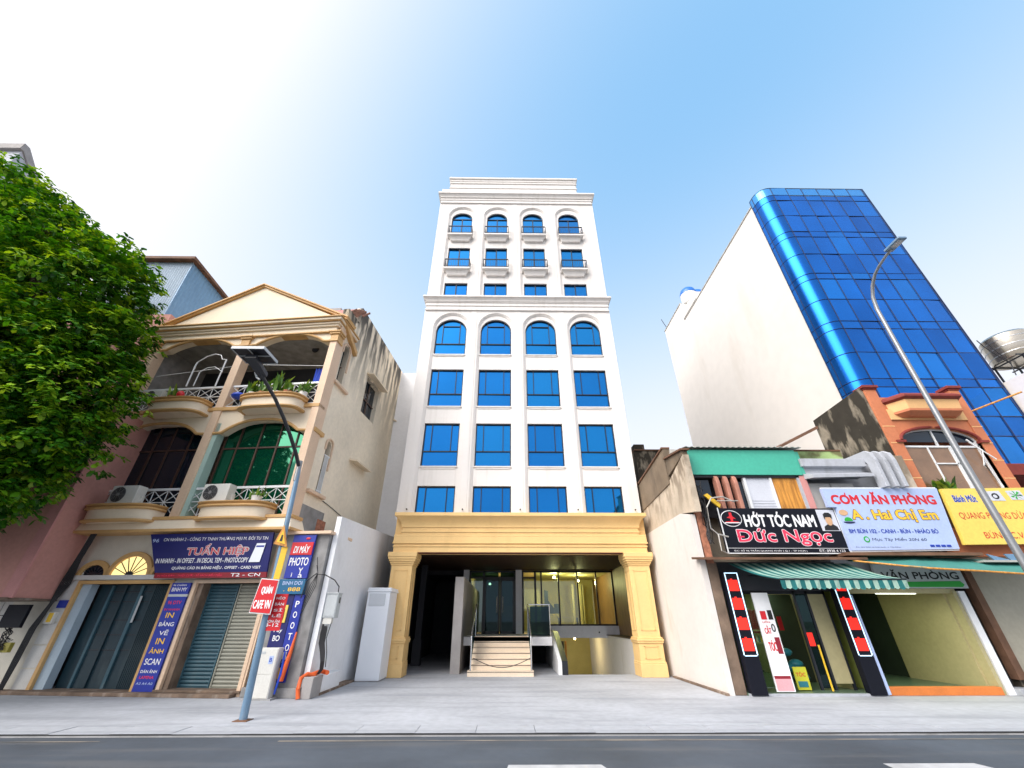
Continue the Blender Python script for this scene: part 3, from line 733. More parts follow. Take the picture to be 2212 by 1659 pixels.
# ramp parapet
rp = MB().yz([(16.75, 0), (16.75, .38), (19.4, 1.2), (21.9, 1.2), (21.9, -1.5), (17.0, -1.5), (17.0, 0)], 1.80, 1.92).build('ramp_parapet', 'white_side', T)
MB().yz([(16.72, .0), (16.72, .40), (19.4, 1.22), (21.9, 1.22), (21.9, .2), (16.9, -.16)], 1.925, 2.12).build('parapet_cladding', 'frame_black', rp)
cb = thing('boundary_wall', 'long white boundary wall left of the yellow portico', 'wall', (-4.95, 14, 0))
MB().yz([(12.25, 0), (12.25, 4.24), (18.4, 4.7), (18.4, 0)], -5.0, -4.86).build('wall', 'white_side', cb)

MB().box(-4.86, -4.62, 11.95, 12.55, 0, .42).build('ledge', 'grey_wall', cb, bevel=.01)
MB().box(-4.86, -4.64, 12.55, 13.9, 0, .40).build('ledge', 'white_side', cb, bevel=.01)
MB().box(-4.88, -4.60, 12.5, 15.1, 0, .05).build('footing', 'dark_stone', cb)
# ================================================================ LEFT HOUSE (own frame: x along its front, y back)
HF = Matrix.Translation((-6.45, 12.26, 0)) @ Matrix.Rotation(R(-6), 4, 'Z')
FRAME.append(HF)
H = thing('gabled_house', 'cream three storey house with gable, ochre trim and curved balconies', 'house', (-3.75, 0, 0))
# --- ground floor front
gf = MB()
plate(gf, -7.6, 0.0, 0, 3.86, .10, .35, [(-5.8, -2.87, [(0, 2.56, 0)]), (-2.26, -.05, [(0, 2.56, 0)])])
gf.box(-2.9, -2.2, .06, .35, 0, 2.56)
gf.build('front_wall', 'tile_cream', H)
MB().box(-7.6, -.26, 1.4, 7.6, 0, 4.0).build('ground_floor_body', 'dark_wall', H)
for i, z in enumerate((.62, 1.24, 1.86)):
    pass
tl = MB().box(-6.30, -5.84, .085, .10, .01, .50).build('tile', 'tile_white', H, bevel=.004)
for k in range(1, 6): inst(tl, (0, 0, .52 * k))
# fanlight arches
def fan(cx, hw, z0, zt, glass):
    a = MB(); n = 18
    o = arc(cx, z0, hw, zt - z0, 180, 0, n); i = arc(cx, z0, hw - .13, zt - z0 - .13, 0, 180, n)
    a.xz(o + i, .02, .1)
    fr = a.build('fanlight', 'house_trim', H, bevel=.008)
    MB().xz(arc(cx, z0, hw - .12, zt - z0 - .12, 0, 180, n), .088, .096).build('fan_pane', glass, fr)
    b = MB()
    for k in range(1, 8):
        ang = R(180 * k / 8); x1, z1 = cx + (hw - .14) * math.cos(ang), z0 + (zt - z0 - .14) * math.sin(ang)
        b.bar((cx + .1 * math.cos(ang), .075, z0 + .05 * math.sin(ang)), (x1, .075, z1), .018)
    b.xz(arc(cx, z0, .12, .1, 0, 180, 8), .06, .085)
    b.build('fan_bars', 'frame_black', fr)
fl_ = mat('lit fanlight glass', (.5, .42, .2), .3, emit=((1, .75, .3), .35), var=.5, scale=1.5)
fan(-4.39, .70, 2.72, 3.34, fl_)
fan(-5.52, .50, 2.72, 3.12, 'navy_glass')
fan(-3.26, .50, 2.72, 3.12, 'navy_glass')
MB().box(-6.05, -2.9, .03, .1, 2.60, 2.72).build('band', 'tile_white', H, bevel=.005)
# frames round the two doors
for xa, xb, m_ in ((-5.82, -2.86, 'house_trim'), (-2.27, -.03, 'house_column')):
    MB().box(xa, xa + .10, .03, .12, 0, 2.58).box(xb - .10, xb, .03, .12, 0, 2.58).box(xa + .1, xb - .1, .03, .12, 2.49, 2.58).build('door_frame', m_, H, bevel=.006)
MB().box(-5.72, -5.44, .12, .34, 0, 2.49).build('door_reveal', mat('pale blue reveal', (.42, .52, .60), .6, var=.06), H)
MB().box(-2.17, -2.02, .12, .5, 0, 2.49).build('door_reveal', 'dark_stone', H)
# folding gate
gt = MB().box(-5.44, -2.96, .42, .5, 0, 2.49).build('folding_gate', 'gate_teal', H)
for x, w_ in ((-5.05, .07), (-4.62, .05), (-4.12, .09), (-3.72, .05)):
    MB().box(x, x + w_, .37, .42, .02, 2.47).build('gate_post', 'shutter_blue' if w_ > .06 else 'gate_teal', gt)
for z in (.9, 1.25, 1.6, 2.05, 2.3):
    MB().box(-4.95, -3.75, .405, .42, z, z + .02).build('gate_rail', 'frame_black', gt)
rib = MB().box(-3.66, -3.63, .34, .42, .02, 2.46).build('gate_rib', 'gate_teal', gt)
for k in range(1, 13): inst(rib, (.053 * k, 0, 0))
MB().box(-4.02, -3.96, .36, .37, 1.55, 2.2).build('gate_handle', 'meter_grey', gt)
# roller shutters
def shutter(xa, xb, m_, name='roller_shutter'):
    s_ = MB().box(xa, xb, .47, .5, .1, 2.49).build(name, m_, H)
    n = 28; hz = 2.36 / n
    sl = MB().yz([(.47, .12), (.435, .12 + .012), (.425, .12 + hz * .5), (.435, .12 + hz - .016), (.47, .12 + hz - .006)], xa + .02, xb - .02).build('slat', m_, s_)
    for k in range(1, n): inst(sl, (0, 0, hz * k))
    MB().box(xa, xa + .03, .40, .47, .1, 2.49).box(xb - .03, xb, .40, .47, .1, 2.49).build('guide', m_, s_)
    MB().box(xa + .02, xb - .02, .41, .47, .08, .125).build('bottom_bar', m_, s_)
shutter(-2.02, -1.16, 'shutter_blue'); shutter(-1.13, -.13, 'shutter_grey')
MB().box(-7.6, -.1, -.22, .4, 0, .075).box(-2.3, .0, -.02, .42, .075, .12).build('doorstep', 'dark_stone', H, bevel=.01)
MB().box(-.13, .02, .05, .5, 0, 3.8).build('corner_pier', 'house_column', H)

# --- first cornice
def hcorn(x0, x1, yf, layers, m_='house_trim', yb=.3, name='cornice'):
    return MB().stack(x0, x1, yf, yb, layers).build(name, m_, H, bevel=.012)
hcorn(-7.5, .0, .0, [(3.80, 3.88, .42)])
MB().cove(-7.5, 0, 0, .35, 3.88, .40, 4.16, .26, power=1).build('cornice_face', 'house_cream', H)
hcorn(-7.5, .0, .0, [(4.16, 4.25, .30)])
# floors / bodies
MB().box(-7.5, -.26, .35, 7.6, 3.9, 4.26).box(-7.5, -.26, 1.2, 7.6, 4.26, 8.0).box(-7.5, -.26, 2.4, 7.6, 8.0, 11.2).box(-7.5, -.26, .3, 7.6, 11.15, 11.9).build('upper_body', 'house_cream', H)
MB().box(-7.5, -.26, .02, 2.5, 7.86, 8.02).build('balcony_floor', 'house_cream', H)
MB().box(-7.45, -.3, .32, 2.35, 11.05, 11.14).build('loggia_ceiling', 'patch', H)
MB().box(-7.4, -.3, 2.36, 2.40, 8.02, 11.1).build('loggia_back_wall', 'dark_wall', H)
MB().box(-7.5, -7.3, .3, 2.4, 8.02, 11.1).build('loggia_end_wall', 'patch', H)
def columns(z0, z1, cap):
    for xa, xb in ((-7.5, -7.2), (-3.78, -3.48), (-.2, .06)):
        c = MB().box(xa, xb, -.06, .3, z0, z1)
        o = c.build('column', 'house_column', H, bevel=.01)
        if cap: MB().stack(xa, xb, -.06, .3, [(z1 - .42, z1 - .34, .05), (z1 - .34, z1 - .1, .02), (z1 - .1, z1 - .02, .07), (z1 - .02, z1 + .04, .11)]).build('capital', 'house_trim', o, bevel=.01)
columns(4.26, 11.02, True)
MB().box(-3.52, -3.32, .0, .30, 4.26, 7.4).build('reveal', mat('pale green reveal', (.42, .58, .52), .6, var=.05), H)
# arch beams between columns
def archbeam(xa, xb, zs, zt, ztop, y0=.0, y1=.3):
    cx = (xa + xb) / 2; hw = (xb - xa) / 2
    pts = [(xa, zs), (xa + .18 * hw, zs)]
    curve = []
    for k in range(17):
        t = k / 16; x = xa + .18 * hw + t * (2 * hw - .36 * hw)
        u = abs(2 * t - 1)
        z = zs + (zt - zs) * (1 - u ** 2.6) + .02
        curve.append((x, z))
    low = [(xa, zs)] + curve + [(xb, zs)]
    mb = MB(); mb.T = None
    for i in range(len(low) - 1):
        (x0, a), (x1, b) = low[i], low[i + 1]
        mb.prism([(x0, y0, a), (x1, y0, b), (x1, y0, ztop), (x0, y0, ztop)], [(x0, y1, a), (x1, y1, b), (x1, y1, ztop), (x0, y1, ztop)])
    o = mb.build('arch_beam', 'house_cream', H)
    tr = MB(); path = [(x, y0 - .015, z) for x, z in low]
    tr.tube(path, .05, 8)
    tr.build('arch_moulding', 'house_trim', o, smooth=True)
for xa, xb in ((-7.2, -3.78), (-3.48, -.2)):
    archbeam(xa, xb, 7.02, 7.46, 7.86)
    archbeam(xa, xb, 10.66, 11.05, 11.35)
hcorn(-7.5, .0, -.02, [(7.86, 7.99, .06)])
# --- planters
def planter(xa, xb, zt):
    cx, hw = (xa + xb) / 2, (xb - xa) / 2
    def ring(o, z):
        pts = [(xb + o * .3, .0, z)]
        for k in range(17):
            a = R(180 * k / 16); u = math.cos(a)
            x = cx + (hw + o) * (abs(u) ** .6) * (1 if u >= 0 else -1); y = -.05 - (.58 + o) * (math.sin(a) ** .55)
            pts.append((x, y, z))
        pts.append((xa - o * .3, .0, z))
        return pts
    m_ = MB().rings([ring(-.12, zt - .50), ring(-.04, zt - .42), ring(-.03, zt - .16), ring(-.03, zt - .15)])
    pl = m_.build('planter', 'house_cream', H, smooth=True)
    MB().rings([ring(-.115, zt - .506), ring(-.02, zt - .50), ring(.03, zt - .48), ring(.03, zt - .44), ring(-.03, zt - .42)], cap=False).rings([ring(-.02, zt - .15), ring(.05, zt - .13), ring(.05, zt - .09), ring(.0, zt - .07), ring(.02, zt - .05), ring(.07, zt - .02), ring(.07, zt)]).build('planter_rim', 'house_trim', pl, smooth=True)
planter(-6.25, -3.98, 4.58); planter(-2.62, -.45, 4.58)
planter(-6.0, -3.95, 8.16); planter(-2.62, -.45, 8.16)
# --- railings
def railing(xa, xb, z0, z1, y=.06):
    r = MB()
    r.box(xa, xb, y - .025, y + .025, z1 - .07, z1); r.box(xa, xb, y - .015, y + .015, z0 + .02, z0 + .05)
    zm = z0 + (z1 - z0) * .52
    r.box(xa, xb, y - .012, y + .012, zm - .012, zm + .012)
    n = max(2, round((xb - xa) / .48)); w_ = (xb - xa) / n
    for i in range(n):
        x0, x1 = xa + i * w_, xa + (i + 1) * w_
        for za, zb in ((z0 + .05, zm), (zm, z1 - .07)):
            r.bar((x0, y, za), (x1, y, zb), .018); r.bar((x0, y + .014, zb), (x1, y + .014, za), .018)
        r.bar((x1, y, z0 + .05), (x1, y, z1 - .07), .018)
    r.build('railing', 'white_metal', H)
railing(-7.2, -3.78, 4.28, 5.2); railing(-3.48, -.2, 4.28, 5.2)
railing(-7.2, -3.78, 8.04, 8.92); railing(-3.48, -.2, 8.04, 8.92)
# --- first floor glazing
def glazing(xa, xb, z0, zt, pm, vs, ht, y=.42):
    f = MB(); f.box(xa, xb, y - .04, y + .04, z0, z0 + .06)
    for x in [xa + .03] + vs + [xb - .03]: f.box(x - .025, x + .025, y - .04, y + .04, z0, zt)
    f.box(xa, xb, y - .035, y + .035, ht - .025, ht + .025)
    fr = f.build('window', 'brown_frame', H)
    xs = [xa] + vs + [xb]
    for i in range(len(xs) - 1):
        for za, zb in ((z0, ht), (ht, zt)):
            r1, r2 = random.uniform(-.012, .012), random.uniform(-.01, .01)
            q = [(xs[i], y + r1, za), (xs[i + 1], y - r1, za), (xs[i + 1], y - r1 + r2, zb), (xs[i], y + r1 + r2, zb)]
            MB().prism(q, [(x, yy + .01, z) for x, yy, z in q]).build('pane', pm, fr)
glazing(-7.2, -3.78, 4.26, 7.5, 'navy_glass', [-6.5, -5.9, -5.3, -4.6], 6.62)
glazing(-3.32, -.2, 4.26, 7.5, 'green_glass', [-2.78, -2.05, -1.36, -.70], 6.62)
# --- loggia interior
MB().box(-1.75, -.55, 2.30, 2.36, 8.6, 9.7).build('loggia_window', 'brown_frame', H)
w0 = MB()
for i in range(4):
    for j in range(3): w0.box(-1.70 + .29 * i, -1.47 + .29 * i, 2.28, 2.30, 8.68 + .34 * j, 8.95 + .34 * j)
w0.build('loggia_window_pane', 'house_column', H)
MB().box(-4.9, -3.9, 2.3, 2.36, 8.1, 10.2).build('loggia_door', 'brown_frame', H)
MB().disc_y(-1.4, 11.0, .9, .93, .14).build('ceiling_fitting', 'frame_black', H)
ar = MB()
P = lambda x, z: (x, -.02, z)
ar.tube([P(-5.3, 8.95), P(-5.32, 9.9), P(-5.30, 10.0)], .025).tube([P(-4.15, 8.9), P(-4.15, 10.05)], .025)
ar.tube([P(-5.30, 10.0), P(-5.0, 10.25), P(-4.7, 10.34), P(-4.45, 10.27), P(-4.33, 10.08), P(-4.15, 10.05)], .018)
ar.tube([P(-5.02, 8.95), P(-5.02, 9.55)], .018).tube([P(-5.02, 9.55), P(-4.8, 9.72), P(-4.5, 9.75), P(-4.1, 9.5)], .014)
ar.build('trellis_arch', 'white_metal', H, smooth=True)
MB().tube([(-7.0, .2, 9.6), (-3.5, .3, 10.0), (-.3, .3, 9.75)], .012).build('clothes_line', 'white_metal', H)
# --- entablature and pediment
hcorn(-7.55, .02, -.05, [(11.04, 11.10, .05)])
MB().stack(-7.5, -.1, -.05, .5, [(11.10, 11.28, .02), (11.28, 11.36, .10), (11.36, 11.44, .16)]).build('entablature', 'house_cream', H, bevel=.012)
hcorn(-7.5, -.12, -.05, [(11.44, 11.475, .24), (11.57, 11.62, .33)], yb=1.2)
hcorn(-7.5, -.12, -.05, [(11.475, 11.57, .27)], yb=1.19, m_='house_cream', name='cornice_face')
A = (-3.81, 13.68)
MB().xz([(-7.7, 11.62), (.08, 11.62), A], -.02, .5).build('pediment', 'house_cream', H)
for sx, e in ((-1, (-7.86, 11.62)), (1, (.24, 11.62))):
    v = Vector((A[0] - e[0], 0, A[1] - e[1])).normalized(); n_ = Vector((-v.z, 0, v.x)) * (1 if sx < 0 else -1)
    if n_.z < 0: n_ = -n_
    rk_ = MB()
    for o0, o1, yy in ((0, .07, -.10), (.07, .12, -.16)):
        a0 = Vector((e[0], 0, e[1])) + n_ * o0; b0 = Vector((A[0], 0, A[1])) + n_ * o0; a1 = Vector((e[0], 0, e[1])) + n_ * o1; b1 = Vector((A[0], 0, A[1])) + n_ * o1
        b0.x = b1.x = A[0]; b0.z = A[1] + o0 * 1.12; b1.z = A[1] + o1 * 1.12
        rk_.prism([(p_.x, yy, p_.z) for p_ in (a0, b0, b1, a1)], [(p_.x, .6, p_.z) for p_ in (a0, b0, b1, a1)])
    rk_.build('raking_cornice', 'house_trim', H)
MB().prism([(-7.7, .5, 11.62), (-.1, .5, 11.62), (-3.81, .5, 13.66)], [(-7.7, 1.2, 11.62), (-.1, 1.2, 11.62), (-3.81, 1.2, 13.6)]).build('roof', 'roof_red', H)
# broken tiles beside the gable
bt = MB()
rr = random.Random(5)
for i in range(9):
    x = -.35 + rr.uniform(-.25, .2); y0_ = .5 + i * .1; z = 12.35 + i * .06
    bt.bar((x, y0_, z), (x + .45, y0_ + .1, z + .35), .12, .02)
bt.build('broken_roof_tile', mat('broken pinkish tile', (.4, .22, .17), .9, var=.4, scale=8), H)
# --- side wall with openings (u runs back)
sw = MB(T=lambda u, d_, v: (-d_, u, v))
plate(sw, .3, 7.65, 4.0, 12.5, 0, .26, [(.60, 1.02, [(9.35, 10.95, .2)]), (1.04, 1.36, [(5.25, 7.08, .16)]), (2.87, 4.2, [(9.15, 10.83, 0)]), (4.6, 5.6, []), (6.35, 7.1, [(9.85, 10.3, 0), (12.28, 12.45, 0)])])
sw.build('side_wall', 'house_side', H)
MB(T=lambda u, d_, v: (-d_, u, v)).xz([(1.25, 12.5), (7.65, 12.5), (7.65, 13.3), (1.25, 13.35)], 0, .26).xz([(.3, 12.5), (.3, 11.7), (.32, 11.7), (1.25, 12.52)], 0, .24).build('parapet', 'house_side', H)
for xx in (1.25,):
    MB().box(-1.6, -.26, 1.25, 1.45, 12.0, 13.32).build('roof_side_wall', 'panel_pink', H)
MB().box(-3.1, -2.1, 2.8, 3.6, 12.0, 14.9).build('roof_hut', 'grey_wall', H)
# raked end piece at the top of the corner pilaster
MB().yz([(-.1, 11.60), (1.35, 10.85), (1.35, 11.05), (-.1, 11.80)], 0.0, .16).build('corner_scroll', 'house_trim', H, bevel=.01)
MB().box(.0, .05, .02, .45, 4.0, 11.4).build('side_pilaster', 'house_column', H)
MB().box(.0, .1, .0, .62, 7.0, 7.14).build('side_band', 'house_trim', H, bevel=.01)
def sidebox(name, y0, y1, z0, z1, x1, m_, par=None, bevel=.01):
    return MB().box(0.002, x1, y0, y1, z0, z1).build(name, m_, par or H, bevel=bevel)
def hood(y0, y1, z, out=.35):
    MB().prism([(0, y0, z), (out, y0, z - .06), (out, y0, z + .0), (0, y0, z + .09)], [(0, y1, z), (out, y1, z - .06), (out, y1, z + .0), (0, y1, z + .09)]).build('window_hood', 'house_cream', H)
hood(2.72, 4.4, 10.9); hood(2.78, 4.2, 6.98)
hood(6.3, 7.2, 10.34, .15)
sidebox('sill', .42, 1.45, 9.12, 9.22, .12, 'house_column'); sidebox('sill', .5, 1.55, 5.12, 5.22, .14, 'house_column')
def sidewin(y0, y1, z0, z1, m_, bars=0, rise=0, nm='side_window'):
    w_ = MB().box(-.22, -.20, y0, y1, z0, z1).build(nm, m_, H)
    b = MB(); ym = (y0 + y1) / 2
    b.box(-.18, -.15, ym - .02, ym + .02, z0, z1); b.box(-.18, -.15, y0, y1, z0 + (z1 - z0) * .45, z0 + (z1 - z0) * .45 + .04)
    b.build('window_bar', 'brown_frame', w_)
    if bars:
        g_ = MB()
        for i in range(bars):
            yy = y0 + (y1 - y0) * (i + .5) / bars
            g_.box(.01, .03, yy - .012, yy + .012, z0 - .02, z0 + (z1 - z0) * .72)
        g_.box(.01, .035, y0 - .04, y1 + .04, z0 + (z1 - z0) * .70, z0 + (z1 - z0) * .70 + .03).box(.01, .035, y0 - .04, y1 + .04, z0 + .05, z0 + .08)
        g_.build('window_grille', 'white_metal', w_)
sidewin(.62, 1.0, 9.35, 10.95, 'navy_glass'); sidewin(1.06, 1.34, 5.25, 7.08, 'gate_teal', 4)
sidewin(2.87, 4.2, 9.15, 10.83, 'navy_glass'); sidewin(6.35, 7.1, 9.85, 10.3, 'navy_glass'); sidewin(6.35, 7.1, 12.28, 12.45, 'navy_glass')
def archtrim(yc, hw, z1, rise):
    p_ = [(.03, yc - hw, z1 - rise - .25)] + [(.03, x, z) for x, z in arc(yc, z1 - rise, hw, rise, 180, 0, 12)] + [(.03, yc + hw, z1 - rise - .9)]
    MB().tube(p_, .035, 6).build('arch_moulding', 'house_column', H, smooth=True)
archtrim(.81, .27, 11.02, .22); archtrim(1.20, .22, 7.16, .18)
MB().box(0.0, .012, .05, 1.9, 4.0, 4.75).build('cement_patch', 'patch', H)
MB().box(0.004, .02, 1.55, 2.1, 3.9, 4.5).build('brick_patch', 'brick_patch', H)
MB().tube([(.02, 1.6, 5.1), (.03, 2.4, 5.0), (.03, 4.0, 4.75), (.03, 5.4, 4.9), (.03, 6.6, 4.4)], .012, 5).build('wall_cable', 'cable', H, smooth=True)

# --- low sign pier at the house corner
PR = thing('sign_pier', 'grey concrete pier covered by blue shop panels at the house corner', 'pier', (.75, .4, 0))
MB().box(.12, 1.42, .02, 1.2, 0, 3.72).box(.05, 1.5, -.06, .4, 0, .2).build('pier_body', 'patch', PR, bevel=.015)
MB().box(.05, 1.5, -.12, 1.25, 3.72, 3.80).build('pier_cap', 'house_column', PR, bevel=.01)
SP = thing('photo_shop_sign', 'tall blue panel reading PHOTO with a red box above it, on the grey pier', 'sign', (.78, -.05, .25))
MB().box(.40, 1.06, -.08, -.02, 2.58, 3.70).build('sign_panel', 'sign_blue', SP, bevel=.005)
MB().box(.42, 1.04, -.10, -.08, 3.17, 3.50).build('red_panel', 'sign_red', SP)
text('DI MÁY', .52, .96, 3.22, 3.44, -.105, 'ink_white', SP, shear=.1)
MB().blob((.85, -.09, 3.6), .07, .01, .03).build('logo_dot', 'sign_red', SP)
text('PHOTO', .46, 1.0, 2.90, 3.10, -.085, 'ink_white', SP)
text('Y', .78, .90, 2.68, 2.84, -.085, 'ink_white', SP); text('a', .80, .92, 2.60, 2.68, -.085, 'ink_white', SP); text('i', .60, .62, 2.62, 2.72, -.085, 'ink_white', SP)
MB().box(.34, 1.07, -.12, -.02, 2.20, 2.56).build('teal_panel', 'sign_teal', SP, bevel=.005)
text('BINH DOI', .45, 1.0, 2.42, 2.51, -.125, 'sign_sky', SP)
text('. 888', .52, .98, 2.27, 2.36, -.125, 'ink_yellow', SP)
MB().box(.42, .82, -.05, -.01, .25, 2.19).build('dark_panel', 'sign_navy', SP)
st_ = MB().box(.84, 1.10, -.06, 0.0, .3, 2.19).build('strip_panel', 'sign_blue', SP)
for i, (ch, z) in enumerate((('P', 1.90), ('O', 1.66), ('O', 1.42), ('T', 1.18), ('O', .94), ('P', .70))):
    text(ch, .92, 1.02, z, z + .14, -.065, 'ink_white', st_)
MB().box(.5, .74, -.08, -.05, 1.55, 1.95).build('brass_panel', 'sign_yellow', SP); MB().box(.56, .68, -.085, -.08, 1.62, 1.85).build('brass_panel_hole', 'black', SP)
text('Pay', .5, .72, 1.32, 1.42, -.055, 'ink_white', SP); text('BO', .52, .70, 1.15, 1.27, -.055, 'ink_white', SP)
MB().box(.88, 1.0, -.09, -.06, .78, .92).build('plate', 'ink_white', SP)
MB().box(.86, 1.0, -.1, -.06, .38, .6).build('yellow_plate', 'ink_yellow', SP)

# --- big blue shop sign of the house
BS = thing('house_shop_sign', 'long navy sign reading TUẤN HIỆP above the shutters of the gabled house', 'sign', (-2, -.35, 2.6))
def bp(pt):     # board leans forward at the top and narrows at the lower left
    return pt
V = MB(); q0 = [(-3.32, -.22, 2.74), (-.04, -.22, 2.74), (-.10, -.30, 3.75), (-3.86, -.30, 3.75)]
V.prism(q0, [(x, yy + .06, z) for x, yy, z in q0]).build('sign_panel', 'sign_navy', BS)
q1 = [(-3.30, -.21, 2.60), (-.02, -.21, 2.60), (-.04, -.215, 2.735), (-3.32, -.215, 2.735)]
V = MB(); V.prism(q1, [(x, yy + .05, z) for x, yy, z in q1]).build('red_strip', 'sign_darkred', BS)
sl = lambda p_: (p_[0], -.226 - .08 * (p_[2] - 2.74), p_[2])
text('96', -3.72, -3.52, 3.53, 3.62, 0, 'sign_sky', BS, plane=sl)
text('CN NHÁNH 2 - CÔNG TY TNHH THƯƠNG MẠI M. ĐÔI TU TIN', -3.38, -.22, 3.53, 3.66, 0, 'ink_white', BS, plane=sl, bold=.0)
text('TUẤN HIỆP', -2.55, -.72, 3.14, 3.46, 0, 'sign_red', BS, plane=sl, outline='ink_white', ob=.06, bold=.035)
text('IN NHANH - IN OFFSET . IN DECAL TEM - PHOTOCOPY', -3.40, -.66, 2.98, 3.10, 0, 'ink_white', BS, plane=sl)
text('QUẢNG CÁO IN BẢNG HIỆU . OFFSET - CARD VISIT', -2.85, -.24, 2.80, 2.91, 0, 'ink_white', BS, plane=sl)
text('IN HÓA ĐƠN - THIỆP CƯỚI - SỔ SÁCH BIỂU MẪU', -3.2, -1.3, 2.63, 2.71, -.226, 'ink_pink', BS); text('T2 - CN', -1.05, -.2, 2.63, 2.71, -.226, 'ink_white', BS)
V = MB(); q = [(-.62, -.262, 2.98), (-.30, -.262, 2.98), (-.24, -.305, 3.46), (-.50, -.305, 3.46)]
V.prism(q, [(x, yy + .01, z) for x, yy, z in q]).build('printed_machine', 'cabinet_white', BS)
V = MB(); q = [(-.50, -.30, 3.36), (-.27, -.30, 3.36), (-.26, -.305, 3.40), (-.49, -.305, 3.40)]
V.prism(q, [(x, yy + .003, z) for x, yy, z in q]).build('printed_panel', 'sign_blue', BS)

# --- vertical blue sign between the doors
VS = thing('vertical_banner', 'narrow vertical blue sign between the teal gate and the shutters', 'sign', (-2.55, 0, .08))
MB().box(-2.84, -2.29, -.02, .03, .08, 2.16).box(-2.84, -2.29, -.02, .03, 2.22, 2.50).build('sign_panel', 'sign_blue', VS)
MB().box(-2.84, -2.29, -.015, .03, 2.16, 2.22).build('grey_strip', 'meter_grey', VS)
for s_, z, h_, m_, a, b in (('96 CHÁNH', 2.42, .05, 'ink_white', .1, .8), ('BINH MY', 2.29, .09, 'ink_white', .1, .9), ('96 DTV', 1.98, .08, 'ink_pink', .15, .85), ('IN NHANH', 1.83, .05, 'ink_pink', .1, .9), ('IN', 1.66, .12, 'ink_yellow', .3, .7),
                            ('BẢNG', 1.47, .12, 'ink_white', .12, .88), ('VẼ', 1.27, .12, 'ink_white', .3, .75), ('IN', 1.07, .13, 'ink_yellow', .3, .7), ('ẢNH', .87, .13, 'ink_yellow', .15, .85), ('SCAN', .63, .13, 'ink_white', .12, .88),
                            ('DÁN ẢNH', .46, .08, 'ink_white', .1, .9), ('LAMINA', .34, .06, 'ink_pink', .15, .85), ('A3 A4 A0', .22, .05, 'sign_sky', .1, .9)):
    text(s_, -2.84 + .55 * a, -2.84 + .55 * b, z, z + h_, -.025, m_, VS)

# --- things on the balconies
def ac_unit(x, z, label, s=1.0, seed=1):
    o = thing('air_conditioner', label, 'air conditioner', (x, -.32, z), group='outdoor air conditioner units on the balcony planters')
    w_, dp, h_ = .82 * s, .3 * s, .52 * s
    MB().box(x - w_ / 2, x + w_ / 2, -.32 - dp / 2, -.32 + dp / 2, z + .04, z + .04 + h_).build('casing', 'cabinet_beige', o, bevel=.015)
    yf = -.32 - dp / 2; cx, cz = x - .14 * s, z + .04 + h_ / 2
    MB().disc_y(cx, cz, yf - .012, yf, .215 * s, 28).build('fan_opening', 'black', o)
    gr_ = MB()
    for rr_ in (.06, .10, .14, .18, .215):
        pts = [(cx + rr_ * s * math.cos(R(a)), yf - .018, cz + rr_ * s * math.sin(R(a))) for a in range(0, 361, 15)]
        gr_.tube(pts, .004, 4)
    for a in range(0, 360, 45): gr_.bar((cx, yf - .02, cz), (cx + .215 * s * math.cos(R(a)), yf - .02, cz + .215 * s * math.sin(R(a))), .006)
    gr_.disc_y(cx, cz, yf - .03, yf - .015, .045 * s, 12)
    gr_.build('fan_grille', 'patch', o)
    MB().box(x + w_ / 2 - .01, x + w_ / 2 + .06, -.30, -.2, z + .1, z + .3).build('valve_cover', 'cabinet_beige', o, bevel=.008)
    for sx in (-.28, .28): MB().box(x + sx * s - .03, x + sx * s + .03, -.32 - dp / 2 - .02, -.32 + dp / 2 + .02, z, z + .04).build('foot', 'frame_black', o)
ac_unit(-2.20, 4.58, 'white air conditioner unit on the right first floor planter of the gabled house', 1.0)
ac_unit(-5.18, 4.58, 'grey white air conditioner unit on the left first floor planter near the tree', 1.05)
ac_unit(-5.95, 8.16, 'small bluish air conditioner unit on the top floor planter beside the tree', .75)
def pot_plant(x, z, h_, n, seed, label, w=.05, y=-.3, spread=.1):
    o = thing('potted_plant', label, 'plant', (x, y, z), group='plants on the house balconies')
    MB().lathe(x, y, [(.09, z), (.13, z + .03), (.14, z + .18), (.15, z + .2)], 12).build('pot', 'white_metal' if seed % 2 else 'brick_patch', o, smooth=True)
    leaf_obj('leaves', *blades(n, (x, y, z + .16), spread, h_, seed, w), 'plant', o)
pot_plant(-2.35, 8.16, .55, 26, 11, 'drooping green plant at the left end of the right top planter', .05)
pot_plant(-1.95, 8.16, .6, 26, 12, 'spiky plant left of the middle on the right top planter', .05)
pot_plant(-1.45, 8.16, .85, 24, 13, 'tallest spiky plant in the middle of the right top planter', .06)
pot_plant(-1.05, 8.16, .5, 20, 14, 'short plant right of the tallest one on the right top planter', .06)
pot_plant(-.62, 8.2, .5, 18, 15, 'small plant beside the white column end of the top balcony', .05, y=-.1)
pot_plant(-5.3, 8.16, .5, 18, 16, 'dark green plant on the left top planter near the red flower', .05)
pot_plant(-.95, 4.58, .32, 16, 17, 'low grassy plant at the right end of the first floor planter', .03, spread=.3)
fo = thing('red_flower', 'bright red flower bunch on the left top planter', 'flower', (-5.0, -.35, 8.16))
MB().blob((-5.0, -.35, 8.42), .13, .11, .13).build('petals', 'red', fo, smooth=True)
MB().tube([(-5.0, -.35, 8.16), (-5.0, -.35, 8.36)], .02).build('stem', 'plant', fo)
cl = MB()
